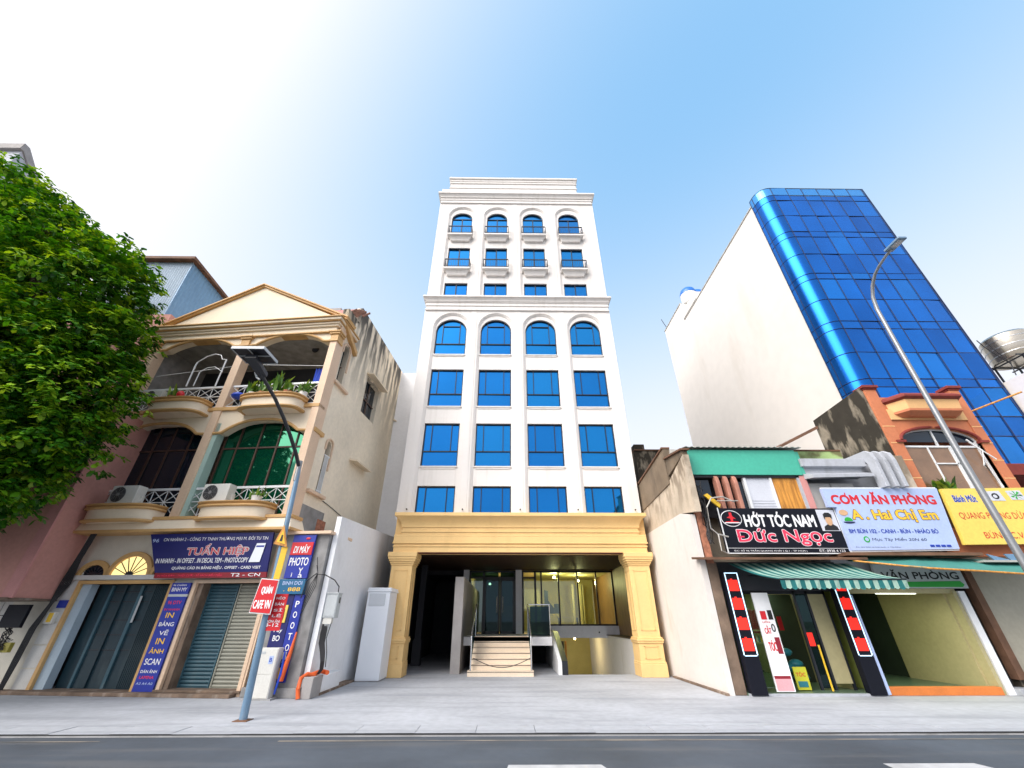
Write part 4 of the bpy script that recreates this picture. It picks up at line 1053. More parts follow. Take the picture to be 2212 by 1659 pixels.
for i in range(6):
    a, b = -.62 + i * .055, -.62 + (i + 1) * .055; ya, yb = .2 + .03 * (i % 2), .2 + .03 * ((i + 1) % 2)
    cl.prism([(a, ya, 9.0 + .02 * i), (b, yb, 8.97 + .02 * i), (b - .02, yb, 9.55), (a, ya, 9.6)], [(a, ya + .01, 9.0 + .02 * i), (b, yb + .01, 8.97 + .02 * i), (b - .02, yb + .01, 9.55), (a, ya + .01, 9.6)])
cl.build('hanging_cloth', 'tarp_blue', None, label='blue cloth hanging on the line of the top balcony', cat='cloth')
MB().blob((-3.05, -.05, 8.42), .26, .2, .12).build('plastic_bag', 'tarp_blue', None, smooth=True, label='blue plastic bag lying left of the plants on the top balcony', cat='bag')
MB().box(-.95, -.5, -.1, .1, 8.02, 8.3).build('storage_box', 'meter_grey', None, bevel=.02, label='grey plastic box at the right end of the top balcony', cat='box')

# --- odds and ends at the foot of the left edge
MB().box(-7.08, -6.42, -.38, -.30, 1.43, 1.97).build('square_panel', 'sign_black', None, bevel=.006, label='black square board hanging under the pink overhang', cat='board')
MB().box(-6.14, -5.84, .05, .095, 1.9, 2.09).build('house_number_plate', 'sign_blue', None, label='small royal blue plate on the wall left of the teal gate', cat='plate')
mb_ = thing('meter_case', 'yellow and cream meter case on the wall beside the teal gate', 'meter', (-6.1, 0, 1.5))
MB().box(-6.25, -5.98, -.02, .09, 1.52, 1.80).build('case', 'cabinet_beige', mb_, bevel=.01)
MB().box(-6.14, -6.02, -.04, -.02, 1.56, 1.78).build('case_front', 'yellow_plastic', mb_, bevel=.006)
ym = thing('yellow_junction_box', 'olive yellow junction box with tangled cables below the black board', 'junction box', (-6.9, -.2, .8))
MB().box(-6.75, -6.5, -.30, -.2, .88, 1.1).build('case', mat('olive yellow paint', (.35, .3, .05), .5, var=.2), ym, bevel=.01)
rw = random.Random(9); cw = MB()
for k in range(9):
    x0 = -6.75 + rw.uniform(-.1, .2)
    pts = [(x0 + rw.uniform(-.12, .12) , -.3 + rw.uniform(-.05, .05), 1.42 - .07 * j + rw.uniform(-.03, .03)) for j in range(8)]
    cw.tube(pts, .012, 5)
cw.build('cable_tangle', 'cable', ym, smooth=True)
bu = MB()
for k in range(7):
    o_ = k * .028 - .08
    bu.tube([(-5.75 + o_, -.25, 3.8), (-5.95 + o_, -.16, 3.1), (-6.12 + o_, -.1 + .02 * k, 2.5), (-6.2 + o_ * .5, -.08, 2.0), (-6.35 + o_, -.1, 1.4), (-6.38 + o_, -.08, .7), (-6.42 + o_ * .6, -.06, .02)], .016, 6)
bu.build('cable_bundle', 'cable', None, smooth=True, label='thick bundle of black cables running down left of the teal gate', cat='cables')
MB().tube([(-7.3, -.9, 4.2), (-7.35, -.95, 3.3), (-7.3, -.95, 2.75), (-7.0, -.92, 2.55), (-6.7, -.7, 2.75), (-6.4, -.4, 3.4)], .008, 5).build('loop_cable', 'cable', None, smooth=True, label='thin cable hanging in a loop on the pink overhang', cat='cable')
FRAME.pop()

# ================================================================ PINK BUILDING and penthouse, far left
PB = thing('pink_building', 'pink building with an overhanging front left of the gabled house', 'building', (-15, 13, 0))
MB().box(-22, -14.55, 13.6, 22, 3.9, 13.0).build('upper_wall', 'pink', PB)
MB().box(-22, -12.72, 11.75, 13.4, 2.1, 7.6).build('overhang', 'pink', PB, bevel=.02)
MB().box(-22.1, -12.68, 11.7, 13.4, 2.06, 2.11).build('overhang_drip', 'dark_stone', PB)
MB().box(-12.9, -12.6, 11.72, 11.78, 2.1, 7.6).build('corner_strip', 'panel_pink', PB)
MB().box(-22, -12.72, 13.25, 13.6, 0, 2.1).build('ground_wall', 'dark_wall', PB)
t0 = MB().box(-13.52, -12.74, 13.23, 13.25, .01, .42).build('tile', 'tile_white', PB, bevel=.004)
for j in range(5):
    for i in range(4):
        if i or j: inst(t0, (-.8 * i, 0, .43 * j))
MB().box(-12.72, -12.6, 13.2, 13.6, 0, 3.9).build('end_pier', 'dark_stone', PB)
BP = thing('blue_penthouse', 'rooftop hut clad in blue and grey corrugated metal behind the tree', 'rooftop hut', (-17, 16, 13))
c0 = MB()
n = 26
prof = []
for i in range(n * 2 + 1):
    prof.append((-18.2 + i * (2.9 / (n * 2)), 14.0 + (.03 if i % 2 else 0)))
for i in range(len(prof) - 1):
    (xa, ya), (xb, yb) = prof[i], prof[i + 1]
    c0.prism([(xa, ya, 13.05), (xb, yb, 13.05), (xb, yb + .02, 13.05), (xa, ya + .02, 13.05)], [(xa, ya, 16.6), (xb, yb, 16.6), (xb, yb + .02, 16.6), (xa, ya + .02, 16.6)])
c0.build('corrugated_front', 'metal_grey', BP)
c0 = MB()
for i in range(32):
    a, b = 14.0 + i * .1, 14.0 + (i + 1) * .1; da, db = (.025 if i % 2 else 0), (.025 if (i + 1) % 2 else 0)
    c0.prism([(-15.3 - da, a, 13.05), (-15.3 - db, b, 13.05), (-15.33 - db, b, 13.05), (-15.33 - da, a, 13.05)], [(-15.3 - da, a, 16.6), (-15.3 - db, b, 16.5), (-15.33 - db, b, 16.5), (-15.33 - da, a, 16.6)])
c0.build('corrugated_side', 'metal_blue', BP)
MB().box(-19, -15.2, 13.9, 20.5, 12.97, 13.06).build('deck_edge', 'frame_black', BP)
MB().prism([(-20, 13.75, 16.6), (-15.1, 13.75, 16.6), (-15.1, 13.75, 16.75), (-20, 13.75, 16.75)], [(-20, 21, 16.3), (-15.1, 21, 16.3), (-15.1, 21, 16.45), (-20, 21, 16.45)]).build('roof_sheet', 'rust', BP)
rl = MB()
for y_ in (17.4, 18.4, 19.4, 20.4): rl.bar((-15.35, y_, 13.06), (-15.35, y_, 16.4), .05)
for z in (13.6, 14.2, 14.9): rl.bar((-15.35, 17.3, z), (-15.35, 20.5, z), .035)
rl.build('veranda_rail', 'white_metal', BP)
MB().box(-18.8, -16.5, 17.4, 20, 13.1, 16.3).build('inner_wall', 'rust', BP)
rl = MB()
for x in (-19.4, -18.8): rl.bar((x, 14.05, 13.1), (x, 14.05, 16.5), .05)
rl.bar((-19.8, 14.05, 15.4), (-18.2, 14.05, 15.4), .04)
rl.build('front_rail', 'white_metal', BP)
GB = thing('grey_high_rise', 'pale grey high building peeking over the tree at the left edge', 'building', (-33, 18, 0))
MB().yz([(14.1, 0), (14.1, 26.3), (18.6, 22.0), (34, 21.5), (34, 0)], -40, -29.4).build('wall', 'grey_block', GB)
MB().yz([(13.9, 26.0), (13.9, 26.5), (14.2, 26.5), (18.7, 22.2), (18.6, 21.9), (14.1, 26.0)], -40.2, -29.3).build('parapet', 'grey_wall', GB, bevel=.02)
# ================================================================ RIGHT SIDE
cr = thing('boundary_wall', 'tall cream boundary wall right of the yellow portico', 'wall', (5.57, 14.5, 0))
MB().yz([(12.35, 0), (12.35, 4.35), (13.0, 4.52), (16.9, 4.52), (16.9, 0)], 5.5, 5.66).build('wall', 'cream_wall', cr)
MB().box(5.42, 5.5, 12.3, 16.0, 0, .05).build('footing', 'dark_stone', cr)
# barber shop house
BH = thing('barber_shop', 'shabby low house with mint green fascia and weathered side wall', 'shop building', (7.5, 13, 0))
MB().yz([(11.95, 4.35), (13.0, 4.52), (16.9, 4.52), (16.9, 5.5), (13.4, 5.7), (12.0, 6.12), (11.95, 6.1)], 5.53, 5.70).build('side_wall', 'peeling', BH)
MB().yz([(13.38, 5.6), (16.9, 5.4), (16.9, 6.44), (13.38, 6.84)], 5.50, 5.72).build('upper_side_wall', 'ochre_weather', BH)
MB().yz([(13.42, 5.85), (12.0, 6.12), (12.0, 6.24), (13.42, 6.45)], 5.52, 5.7).build('step_wall', 'ochre_weather', BH)
MB().bar((5.6, 11.9, 6.27), (5.6, 13.4, 6.48), .3, .05).bar((5.6, 13.36, 6.88), (5.6, 16.9, 6.48), .3, .05).build('coping', 'rust', BH)
MB().box(5.7, 9.45, 13.4, 16.9, 2.95, 6.75).build('rear_body', 'peeling', BH)
MB().box(5.72, 9.6, 13.3, 13.4, 6.3, 6.8).build('rear_parapet', 'zinc', BH)
MB().box(5.74, 9.36, 12.3, 12.36, 5.57, 6.40).build('fascia', 'mint', BH, bevel=.005)
MB().box(9.36, 9.5, 12.34, 12.6, 5.57, 6.36).build('fascia_end', 'mint', BH)
# corrugated roof edge
rf = MB(); n = 40
for i in range(n):
    a, b = 5.70 + 3.85 * i / n, 5.70 + 3.85 * (i + 1) / n; za, zb = 6.43 + (.035 if i % 2 else 0), 6.43 + (.035 if (i + 1) % 2 else 0)
    rf.prism([(a, 12.18, za), (b, 12.18, zb), (b, 12.18, zb + .02), (a, 12.18, za + .02)], [(a, 13.5, za + .25), (b, 13.5, zb + .25), (b, 13.5, zb + .27), (a, 13.5, za + .27)])
rf.build('corrugated_roof', 'zinc', BH)
MB().box(5.7, 9.5, 13.0, 13.1, 4.4, 5.6).build('loft_back', 'dark_wall', BH)
MB().box(5.7, 9.45, 12.36, 13.4, 5.50, 5.58).build('loft_ceiling', 'dark_wall', BH)
MB().box(5.7, 5.9, 12.35, 12.5, 3.0, 5.56).build('brick_edge', 'brick_patch', BH)
for x in (6.52, 6.80, 7.08):
    pts = [(12.25, 4.4), (12.25, 5.3), (12.29, 5.48), (12.36, 5.55), (12.5, 5.55), (12.5, 4.4)]
    MB().yz(pts, x, x + .12).build('louvre_fin', 'fin_pink', BH, bevel=.02)
MB().box(7.24, 7.44, 12.5, 12.52, 4.4, 5.4).build('small_window', 'navy_glass', BH)
MB().box(5.98, 6.4, 12.5, 12.52, 4.9, 5.45).build('small_window', 'navy_glass', BH)
MB().box(7.46, 7.54, 12.38, 12.5, 4.4, 5.56).box(8.30, 8.37, 12.38, 12.5, 4.4, 5.56).build('panel_frame', 'white_metal', BH)
MB().box(7.54, 8.30, 12.42, 12.46, 4.4, 5.54).build('sliding_panel', 'panel_white', BH)
for z in (4.62, 4.70, 4.78): MB().box(7.54, 8.30, 12.41, 12.42, z, z + .008).build('panel_groove', 'meter_grey', BH)
MB().box(8.37, 9.17, 12.42, 12.47, 4.4, 5.54).build('orange_panel', 'panel_orange', BH)
MB().box(9.17, 9.25, 12.36, 12.5, 4.4, 5.56).build('grey_pier', 'grey_conc', BH); MB().box(9.25, 9.45, 12.34, 12.5, 4.4, 5.56).build('pink_pier', 'panel_pink', BH)
MB().prism([(5.35, 11.7, 3.02), (9.95, 11.85, 3.04), (9.95, 11.85, 3.10), (5.35, 11.7, 3.08)], [(5.35, 12.5, 3.12), (9.95, 12.5, 3.14), (9.95, 12.5, 3.2), (5.35, 12.5, 3.18)]).build('ledge', 'rust', BH)
MB().box(5.68, 5.97, 12.36, 12.9, 0, 3.05).build('stone_pier', 'dark_stone', BH, bevel=.02)
MB().box(5.97, 9.45, 12.5, 12.9, 2.32, 3.05).build('lintel', 'dark_wall', BH)
MB().box(5.97, 6.02, 12.45, 12.9, 0, 2.4).box(6.4, 6.5, 12.45, 12.9, 0, 2.3).build('jamb', 'dark_wall', BH)
# barber shop room
MB().box(6.4, 6.5, 12.9, 17.6, 0, 2.6).build('room_wall', 'shop_wall', BH); MB().box(9.0, 9.08, 12.9, 17.6, 0, 2.6).build('room_wall', 'shop_cream', BH)
MB().box(6.4, 9.08, 17.6, 17.7, 0, 2.6).build('back_wall', 'shop_wall', BH)
MB().box(6.4, 9.08, 12.9, 17.7, 2.55, 2.65).build('room_ceiling', 'shop_wall', BH); MB().box(5.97, 9.4, 12.3, 17.7, .0, .06).build('room_floor', 'shop_floor', BH)
MB().box(5.97, 9.4, 12.22, 12.3, 0, .05).build('doorstep', 'concrete', BH)
sf = MB()
for x in (6.5, 8.08, 8.44, 8.94): sf.box(x, x + .06, 12.7, 12.76, .06, 2.32)
sf.box(6.5, 9.0, 12.7, 12.76, 2.24, 2.32)
sf.build('shopfront_frame', 'frame_black', BH)
MB().box(8.5, 8.94, 12.70, 12.73, .2, 2.24).build('door_panel', 'shop_cream', BH)
MB().box(6.56, 7.3, 12.72, 12.73, .1, 2.24).build('shopfront_pane', 'glass', BH)
MB().box(8.14, 8.44, 12.72, 12.73, .1, 2.24).build('shopfront_pane', 'glass_dark', BH)
MB().box(8.1, 8.95, 14.2, 14.26, .06, 2.3).build('room_screen', 'shop_dark', BH)
MB().box(6.6, 7.4, 15.0, 15.5, .06, 1.9).build('mirror_stand', 'shop_dark', BH)

def tube_light(x, y, z, L, label, e, sx=1, sy=0):
    o = thing('tube_light', label, 'lamp', (x, y, z), group='fluorescent tubes in the shops')
    MB().bar((x - L / 2 * sx, y - L / 2 * sy, z), (x + L / 2 * sx, y + L / 2 * sy, z), .045).build('tube', 'tube', o)
    MB().box(x - L / 2 * sx - .02, x + L / 2 * sx + .02, y - L / 2 * sy - .02, y + L / 2 * sy + .02, z + .024, z + .06).build('fitting', 'white_metal', o)
    ld = bpy.data.lights.new('tube light', 'AREA'); ld.shape = 'RECTANGLE'; ld.size = L if sx else .1; ld.size_y = .1 if sx else L; ld.energy = e; ld.color = (.92, 1, .62)
    lo = bpy.data.objects.new('tube_glow', ld); COL.objects.link(lo); lo.parent = o; lo.location = (0, 0, -.05)
tube_light(7.6, 13.9, 2.46, 1.2, 'front ceiling tube of the barber shop', 4)
tube_light(8.1, 15.8, 2.46, 1.2, 'rear ceiling tube of the barber shop', 4)
tube_light(10.85, 12.48, 2.26, 1.1, 'long tube under the lintel of the rice shop', 4)
tube_light(10.3, 13.6, 2.40, .7, 'shorter tube on the ceiling inside the rice shop', 5)
# goods in the barber shop
po = thing('poster_board', 'tall white board with red print leaning in the barber doorway', 'poster', (7.0, 12.35, .1))
MB().prism([(6.70, 12.30, .08), (7.16, 12.30, .08), (7.16, 12.34, .08), (6.70, 12.34, .08)], [(6.78, 12.44, 2.26), (7.22, 12.44, 2.26), (7.22, 12.48, 2.26), (6.78, 12.48, 2.26)]).build('board', 'white_side', po)
pl_ = lambda p_: (p_[0] + .03 * (p_[2] - .1), 12.296 + .0642 * (p_[2] - .08), p_[2])
def pquad(x0, x1, z0, z1, m_, off=.004):
    q = [(x0, 0, z0), (x1, 0, z0), (x1, 0, z1), (x0, 0, z1)]; a = [pl_(p_) for p_ in q]
    MB().prism([(x, y_ - off, z) for x, y_, z in a], [(x, y_ - off + .003, z) for x, y_, z in a]).build('print', m_, po)
pquad(6.80, 6.95, 1.62, 1.82, 'sign_red'); pquad(7.0, 7.12, 1.62, 1.84, 'ink_black'); pquad(6.72, 7.13, .1, .34, mat('pale pink print', (.75, .35, .38), .6)); pquad(6.72, 7.13, .34, .40, 'sign_darkred'); pquad(7.0, 7.13, .86, 1.22, 'sign_darkred')
text('CẮT', 6.80, 6.97, 1.30, 1.50, 0, 'sign_red', po, plane=lambda p_: (lambda t: (t[0], t[1] - .006, t[2]))(pl_(p_)))
text('TÓC', 6.80, 7.0, .92, 1.16, 0, 'sign_red', po, plane=lambda p_: (lambda t: (t[0], t[1] - .006, t[2]))(pl_(p_)))
text('UỐN', 6.80, 7.0, 1.54, 1.60, 0, 'sign_red', po, plane=lambda p_: (lambda t: (t[0], t[1] - .006, t[2]))(pl_(p_)))
text('0', 7.0, 7.1, 1.34, 1.52, 0, 'ink_black', po, plane=lambda p_: (lambda t: (t[0], t[1] - .006, t[2]))(pl_(p_)))
yb = thing('yellow_banner', 'low yellow green poster beside the white board', 'poster', (7.6, 12.6, .05))
MB().box(7.42, 7.76, 12.6, 12.63, .08, .56).build('board', mat('yellow green print', (.55, .55, .03), .6), yb)
text('TÓC', 7.46, 7.7, .36, .46, 12.595, 'sign_red', yb); MB().box(7.46, 7.7, 12.592, 12.6, .14, .26).build('print', 'teal_plastic', yb)
MB().tube([(8.16, 12.4, 1.05), (8.16, 12.4, .08)], .022).build('yellow_post', 'yellow_plastic', None, label='thin yellow post standing in the barber doorway', cat='post')
MB().box(8.02, 8.16, 12.5, 12.52, 1.02, 1.32).build('red_notice', 'led_red', None, label='small red lit notice on the glass above the yellow post', cat='notice')
bg_ = thing('bag_pile', 'teal plastic bags piled behind the yellow poster', 'bags', (7.75, 13.1, .06))
for i, (x, z, r_) in enumerate(((7.65, .5, .2), (7.9, .58, .2), (7.7, .85, .18), (7.95, .28, .22))): MB().blob((x, 13.2, z), r_, .15, r_ * .55).build('bag', 'teal_plastic', bg_, smooth=True)
cl_ = thing('barber_cloths', 'dark red cloths hanging inside the barber shop', 'cloth', (7.9, 14.6, 1.2))
for i in range(7): MB().box(7.35 + .13 * i, 7.46 + .13 * i, 14.9 + .03 * (i % 2), 14.95 + .03 * (i % 2), 1.25, 1.95 - .03 * (i % 3)).build('cloth', 'sign_darkred', cl_, bevel=.01)
MB().box(7.78, 7.92, 13.6, 13.62, 1.15, 1.42).build('white_notice', 'white_metal', None, label='white paper notice hanging inside the barber shop', cat='notice')
MB().box(7.98, 8.1, 13.6, 13.62, 1.35, 1.7).build('red_streamer', 'sign_red', None, label='red streamer hanging inside the barber shop', cat='streamer')
st2 = thing('barber_stool', 'orange backed stool behind the white board', 'stool', (6.75, 13.1, .06))
MB().tube([(6.72, 13.0, 1.0), (6.74, 13.0, .5), (6.72, 13.0, .1)], [.04, .07, .05], 8).build('seat_back', 'panel_orange', st2, smooth=True)
MB().box(6.6, 6.85, 12.95, 13.3, .42, .46).build('seat', 'shop_dark', st2)
for x in (6.62, 6.8): MB().box(x, x + .03, 13.0, 13.03, .06, .42).build('leg', 'shop_dark', st2)

sh = thing('bottle_shelf', 'small shelf with coloured bottles inside the barber shop', 'shelf', (7.5, 14.4, 1.0))
for z in (1.0, 1.32): MB().box(7.3, 8.0, 14.4, 14.6, z, z + .03).build('shelf_board', 'shop_cream', sh)
for i in range(9):
    x = 7.35 + .07 * i
    MB().lathe(x, 14.5, [(.025, 1.03), (.025, 1.15), (.01, 1.18), (.01, 1.21)], 8).build('bottle', ('red', 'white_metal', 'teal_plastic', 'yellow_plastic')[i % 4], sh, smooth=True)
# LED sign boxes
def led(xa, xb, zt, label):
    o = thing('led_sign_box', label, 'sign', ((xa + xb) / 2, 12.2, 0), group='upright LED sign boxes of the barber shop')
    MB().box(xa, xb, 12.17, 12.36, 0.02, zt).build('box', 'sign_black', o, bevel=.008)
    b = MB(); e = .018; y0 = 12.155
    b.box(xa + .02, xa + .02 + e, y0, 12.17, .84, zt - .03).box(xb - .02 - e, xb - .02, y0, 12.17, .84, zt - .03).box(xa + .05, xb - .05, y0, 12.17, zt - .03 - e, zt - .03).box(xa + .05, xb - .05, y0, 12.17, .82, .82 + e)
    b.build('light_line', 'led_white', o)
    for z0 in (.93, 1.39, 1.85, 2.29):
        z1 = min(z0 + .27, zt - .02)
        if z1 > z0: 
            r_ = MB().box(xa + .07, xb - .07, y0 + .003, 12.17, z0, z1)
            if z0 + .3 < zt: r_.box((xa + xb) / 2 - .05, (xa + xb) / 2 + .0, y0 + .003, 12.17, z1, z1 + .03)
            r_.build('red_block', 'led_red', o)
led(6.0, 6.40, 2.77, 'tall black LED sign box with red blocks left of the barber doorway')
led(8.93, 9.33, 2.60, 'black LED sign box with red blocks between the barber and rice shops')
MB().prism([(9.36, 12.2, .03), (9.44, 12.2, .03), (9.44, 12.26, .03), (9.36, 12.26, .03)], [(9.36, 12.2, 2.2), (9.40, 12.2, 2.2), (9.40, 12.26, 2.2), (9.36, 12.26, 2.2)]).build('blue_banner', 'sign_sky', None, label='narrow pale blue banner right of the second LED box', cat='banner')

# rice shop
RS = thing('rice_shop', 'rice shop with grey concrete upper floor, curved fins and orange threshold', 'shop building', (11, 13, 0))
MB().box(9.45, 12.35, 12.3, 12.5, .0, .17).build('threshold', 'threshold_orange', RS, bevel=.008)
MB().box(9.45, 12.4, 12.5, 17, 0, .1).build('room_floor', 'shop_floor', RS)
MB().box(9.40, 9.48, 12.5, 17, 0, 2.6).build('room_wall', 'shop_wall', RS)
MB().box(12.30, 12.45, 12.6, 14.9, .1, 2.6).build('room_wall', 'shop_cream', RS)
MB().box(9.45, 12.5, 16.9, 17, 0, 2.6).build('back_wall', 'shop_wall', RS)
MB().box(12.4, 12.5, 14.9, 17, 0, 2.6).build('room_wall', 'shop_dark', RS)
MB().box(9.45, 12.4, 12.5, 17, 2.45, 2.6).build('room_ceiling', 'shop_cream', RS)
MB().box(11.2, 12.4, 16.2, 16.3, .1, 2.3).build('room_screen', 'shop_dark', RS)
MB().box(9.95, 10.9, 15.9, 16.0, .1, 2.0).build('room_cabinet', 'shop_wall', RS)
MB().box(9.40, 12.5, 12.42, 12.6, 2.25, 2.36).build('lintel', 'shop_cream', RS)
MB().box(12.36, 12.46, 12.36, 12.6, .0, 2.3).build('jamb', 'shop_cream', RS); MB().box(12.50, 12.68, 12.34, 12.6, .0, 2.3).build('jamb', 'white_side', RS)
MB().box(9.45, 12.75, 12.6, 17, 2.6, 5.1).box(9.45, 12.75, 13.2, 17, 5.1, 6.35).build('upper_body', 'grey_conc', RS)
MB().box(9.42, 11.5, 12.25, 13.3, 5.84, 6.10).build('roof_beam', 'grey_conc', RS, bevel=.015)
MB().prism([(9.40, 11.95, 5.38), (11.42, 12.05, 5.46), (11.42, 12.05, 5.56), (9.40, 11.95, 5.48)], [(9.40, 12.7, 5.5), (11.42, 12.7, 5.6), (11.42, 12.7, 5.8), (9.40, 12.7, 5.74)]).build('canopy_slab', 'grey_conc', RS)
MB().box(9.42, 11.4, 12.4, 12.7, 5.56, 5.84).build('upper_band', 'grey_conc', RS)
for x in (11.50, 11.80, 12.08):
    pts = [(11.9, 5.1), (11.9, 5.95), (11.97, 6.2), (12.15, 6.32), (13.2, 6.36), (13.2, 6.2), (12.35, 6.1), (12.2, 5.9), (12.2, 5.1)]
    MB().yz(pts, x, x + .12).build('curved_fin', 'grey_conc', RS, bevel=.015)
MB().box(12.3, 12.75, 12.2, 12.8, 5.1, 6.2).build('end_pier', 'peeling', RS, bevel=.02)
MB().box(9.5, 10.25, 12.5, 12.53, 4.5, 5.36).box(10.28, 11.0, 12.5, 12.53, 4.5, 5.36).build('shutter_panel', 'tile_white', RS)
MB().box(9.7, 12.3, 13.9, 14.1, 6.3, 7.0).build('parapet', 'lime', RS)
MB().box(9.7, 12.3, 13.88, 14.12, 6.98, 7.04).build('parapet_cap', 'rust', RS)
rt = MB().prism([(9.4, 12.9, 6.72), (11.0, 12.9, 7.45), (11.0, 12.9, 7.56), (9.4, 12.9, 6.8)], [(9.4, 15, 6.9), (11.0, 15, 7.6), (11.0, 15, 7.7), (9.4, 15, 6.98)]).build('lean_to_roof', 'rust', RS)
MB().box(9.6, 12.7, 12.62, 12.66, 3.2, 4.6).build('sign_back', 'dark_wall', RS)
MB().box(9.45, 13.3, 11.9, 12.6, 3.16, 3.24).build('sign_ledge', 'rust', RS)

# signboards
def horn(par, x, z, s, y, m_):
    MB().xz([(x - s, z - s * .9), (x + s * .35, z - s * .3), (x + s * .45, z + s * .7), (x + s * 1.1, z + s * .7), (x + s * .95, z - s * .8), (x - s * .2, z - s * 1.7)], y, y + .002).build('lettering', m_, par)
S1 = thing('barber_signboard', 'black signboard reading HỚT TÓC NAM Đức Ngọc', 'sign', (8.1, 12.25, 3.2))
MB().box(6.32, 9.84, 12.22, 12.34, 3.25, 4.51).build('board', 'sign_black', S1, bevel=.006)
fb = MB()
for q in ((6.31, 6.335, 3.24, 4.52), (9.825, 9.85, 3.24, 4.52)): fb.box(q[0], q[1], 12.205, 12.235, q[2], q[3])
fb.box(6.32, 9.84, 12.205, 12.235, 3.235, 3.26).box(6.32, 9.84, 12.212, 12.222, 3.38, 3.39)
fb.build('frame', 'white_metal', S1)
horn(S1, 7.435, 4.345, .045, 12.2145, 'ink_white')
text('HÓT TÓC NAM', 7.04, 9.14, 3.98, 4.40, 12.215, 'ink_white', S1, bold=.03)
MB().box(6.70, 6.90, 12.204, 12.2065, 3.675, 3.715).build('lettering', 'ink_pink', S1)
text('Dức Ngọc', 6.72, 9.46, 3.46, 3.92, 12.21, 'ink_pink', S1, outline='ink_white', bold=.02, ob=.05)
text('ĐC: SỐ 96 TRẦN QUANG KHẢI ( Q.1 - TP HCM )', 6.5, 8.6, 3.285, 3.355, 12.215, 'ink_white', S1, bold=.0); text('ĐT: 0938 4 123', 8.95, 9.7, 3.285, 3.355, 12.215, 'ink_white', S1, bold=.0)
cx, cz = 6.66, 4.21
lg = MB(); lg.xz(arc(cx, cz, .31, .235, 0, 360, 32)[:-1] + [], 12.214, 12.2195); lg.build('logo_ring', 'ink_white', S1)
MB().xz(arc(cx, cz, .29, .215, 0, 360, 32)[:-1], 12.209, 12.2135).build('logo_disc', 'sign_black', S1)
MB().xz([(cx - .22, cz - .13), (cx + .22, cz - .13), (cx + .18, cz - .09), (cx + .03, cz - .08), (cx + .05, cz), (cx + .13, cz - .02), (cx + .04, cz + .06), (cx + .03, cz + .17), (cx - .04, cz + .17), (cx - .05, cz + .06), (cx - .14, cz + .02), (cx - .04, cz), (cx - .03, cz - .08), (cx - .18, cz - .09)], 12.203, 12.2085).build('logo_mark', 'sign_red', S1)
MB().xz([(cx - .23, cz - .14), (cx + .23, cz - .14), (cx + .23, cz - .115), (cx - .23, cz - .115)], 12.198, 12.2028).build('logo_bar', 'ink_white', S1)
MB().box(9.27, 9.80, 12.210, 12.2195, 3.86, 4.47).build('portrait_ground', 'panel_white', S1)
MB().xz([(9.34, 3.88), (9.76, 3.88), (9.74, 3.98), (9.62, 4.06), (9.48, 4.05), (9.36, 3.98)], 12.203, 12.2095).build('portrait_shirt', 'ink_black', S1)
MB().xz(arc(9.55, 4.15, .095, .14, 0, 360, 20)[:-1], 12.198, 12.2025).build('portrait_face', 'skin', S1)
MB().xz([(9.43, 4.18), (9.43, 4.33), (9.5, 4.38), (9.62, 4.38), (9.68, 4.32), (9.66, 4.20), (9.62, 4.25), (9.47, 4.25)], 12.193, 12.1975).build('portrait_hair', 'ink_black', S1)
S2 = thing('rice_shop_signboard', 'pale blue signboard reading CƠM VĂN PHÒNG with yellow lettering below', 'sign', (11.4, 12.1, 3.3))
pts = [(9.80, 3.31), (12.93, 3.36), (13.20, 5.10), (9.62, 5.08), (9.62, 4.53), (9.86, 4.52)]
MB().xz(pts, 12.10, 12.2).build('board', 'sign_sky', S2)
MB().bar((9.62, 12.15, 5.1), (13.2, 12.15, 5.12), .04).bar((9.8, 12.15, 3.29), (12.93, 12.15, 3.34), .04).build('frame', 'white_metal', S2)
horn(S2, 10.235, 4.915, .052, 12.094, 'sign_red')
text('COM VĂN PHÒNG', 9.80, 12.95, 4.62, 4.97, 12.095, 'sign_red', S2, bold=.045)
text('A . Hai Chị Em', 10.22, 12.76, 4.10, 4.46, 12.09, 'ink_yellow', S2, outline='ink_navy', bold=.04, ob=.075)
text('BM BÚN 102 - CANH - BÚN - NHÀO BÒ', 9.95, 12.56, 3.78, 3.92, 12.095, 'ink_blue', S2, bold=.03)
text('Mục Tây Miền 20N 60', 10.52, 12.10, 3.55, 3.67, 12.095, 'ink_navy', S2, bold=.0, shear=.2)
text('Đ/C: 96/2 TRẦN QUANG KHẢI - P. TÂN ĐỊNH', 9.95, 11.25, 3.38, 3.43, 12.095, 'ink_navy', S2, bold=.0)
for x in (12.12, 12.28, 12.44, 12.6): MB().box(x, x + .12, 12.09, 12.1, 3.41, 3.47).build('small_logo', 'ink_blue', S2)
MB().xz(arc(10.36, 3.61, .085, .085, 0, 360, 20)[:-1], 12.092, 12.0995).build('green_logo', 'ink_green', S2); MB().xz(arc(10.36, 3.61, .05, .05, 0, 360, 16)[:-1], 12.086, 12.0915).build('green_logo_inner', 'sign_sky', S2)
MB().xz(arc(9.99, 4.36, .13, .085, 0, 360, 20)[:-1], 12.088, 12.0995).build('printed_food', 'skin', S2); MB().xz(arc(10.06, 4.12, .12, .11, 0, 180, 16), 12.088, 12.0995).build('printed_leaf', 'ink_green', S2); MB().xz(arc(10.06, 4.10, .17, .05, 180, 360, 12), 12.088, 12.0995).build('printed_plate', 'ink_navy', S2)
S3 = thing('coconut_signboard', 'yellow signboard with red lettering at the right edge', 'sign', (15, 12.1, 3.5))
MB().xz([(13.15, 3.47), (16.9, 3.52), (16.9, 5.14), (13.32, 5.08)], 12.08, 12.18).build('board', 'sign_yellow', S3)
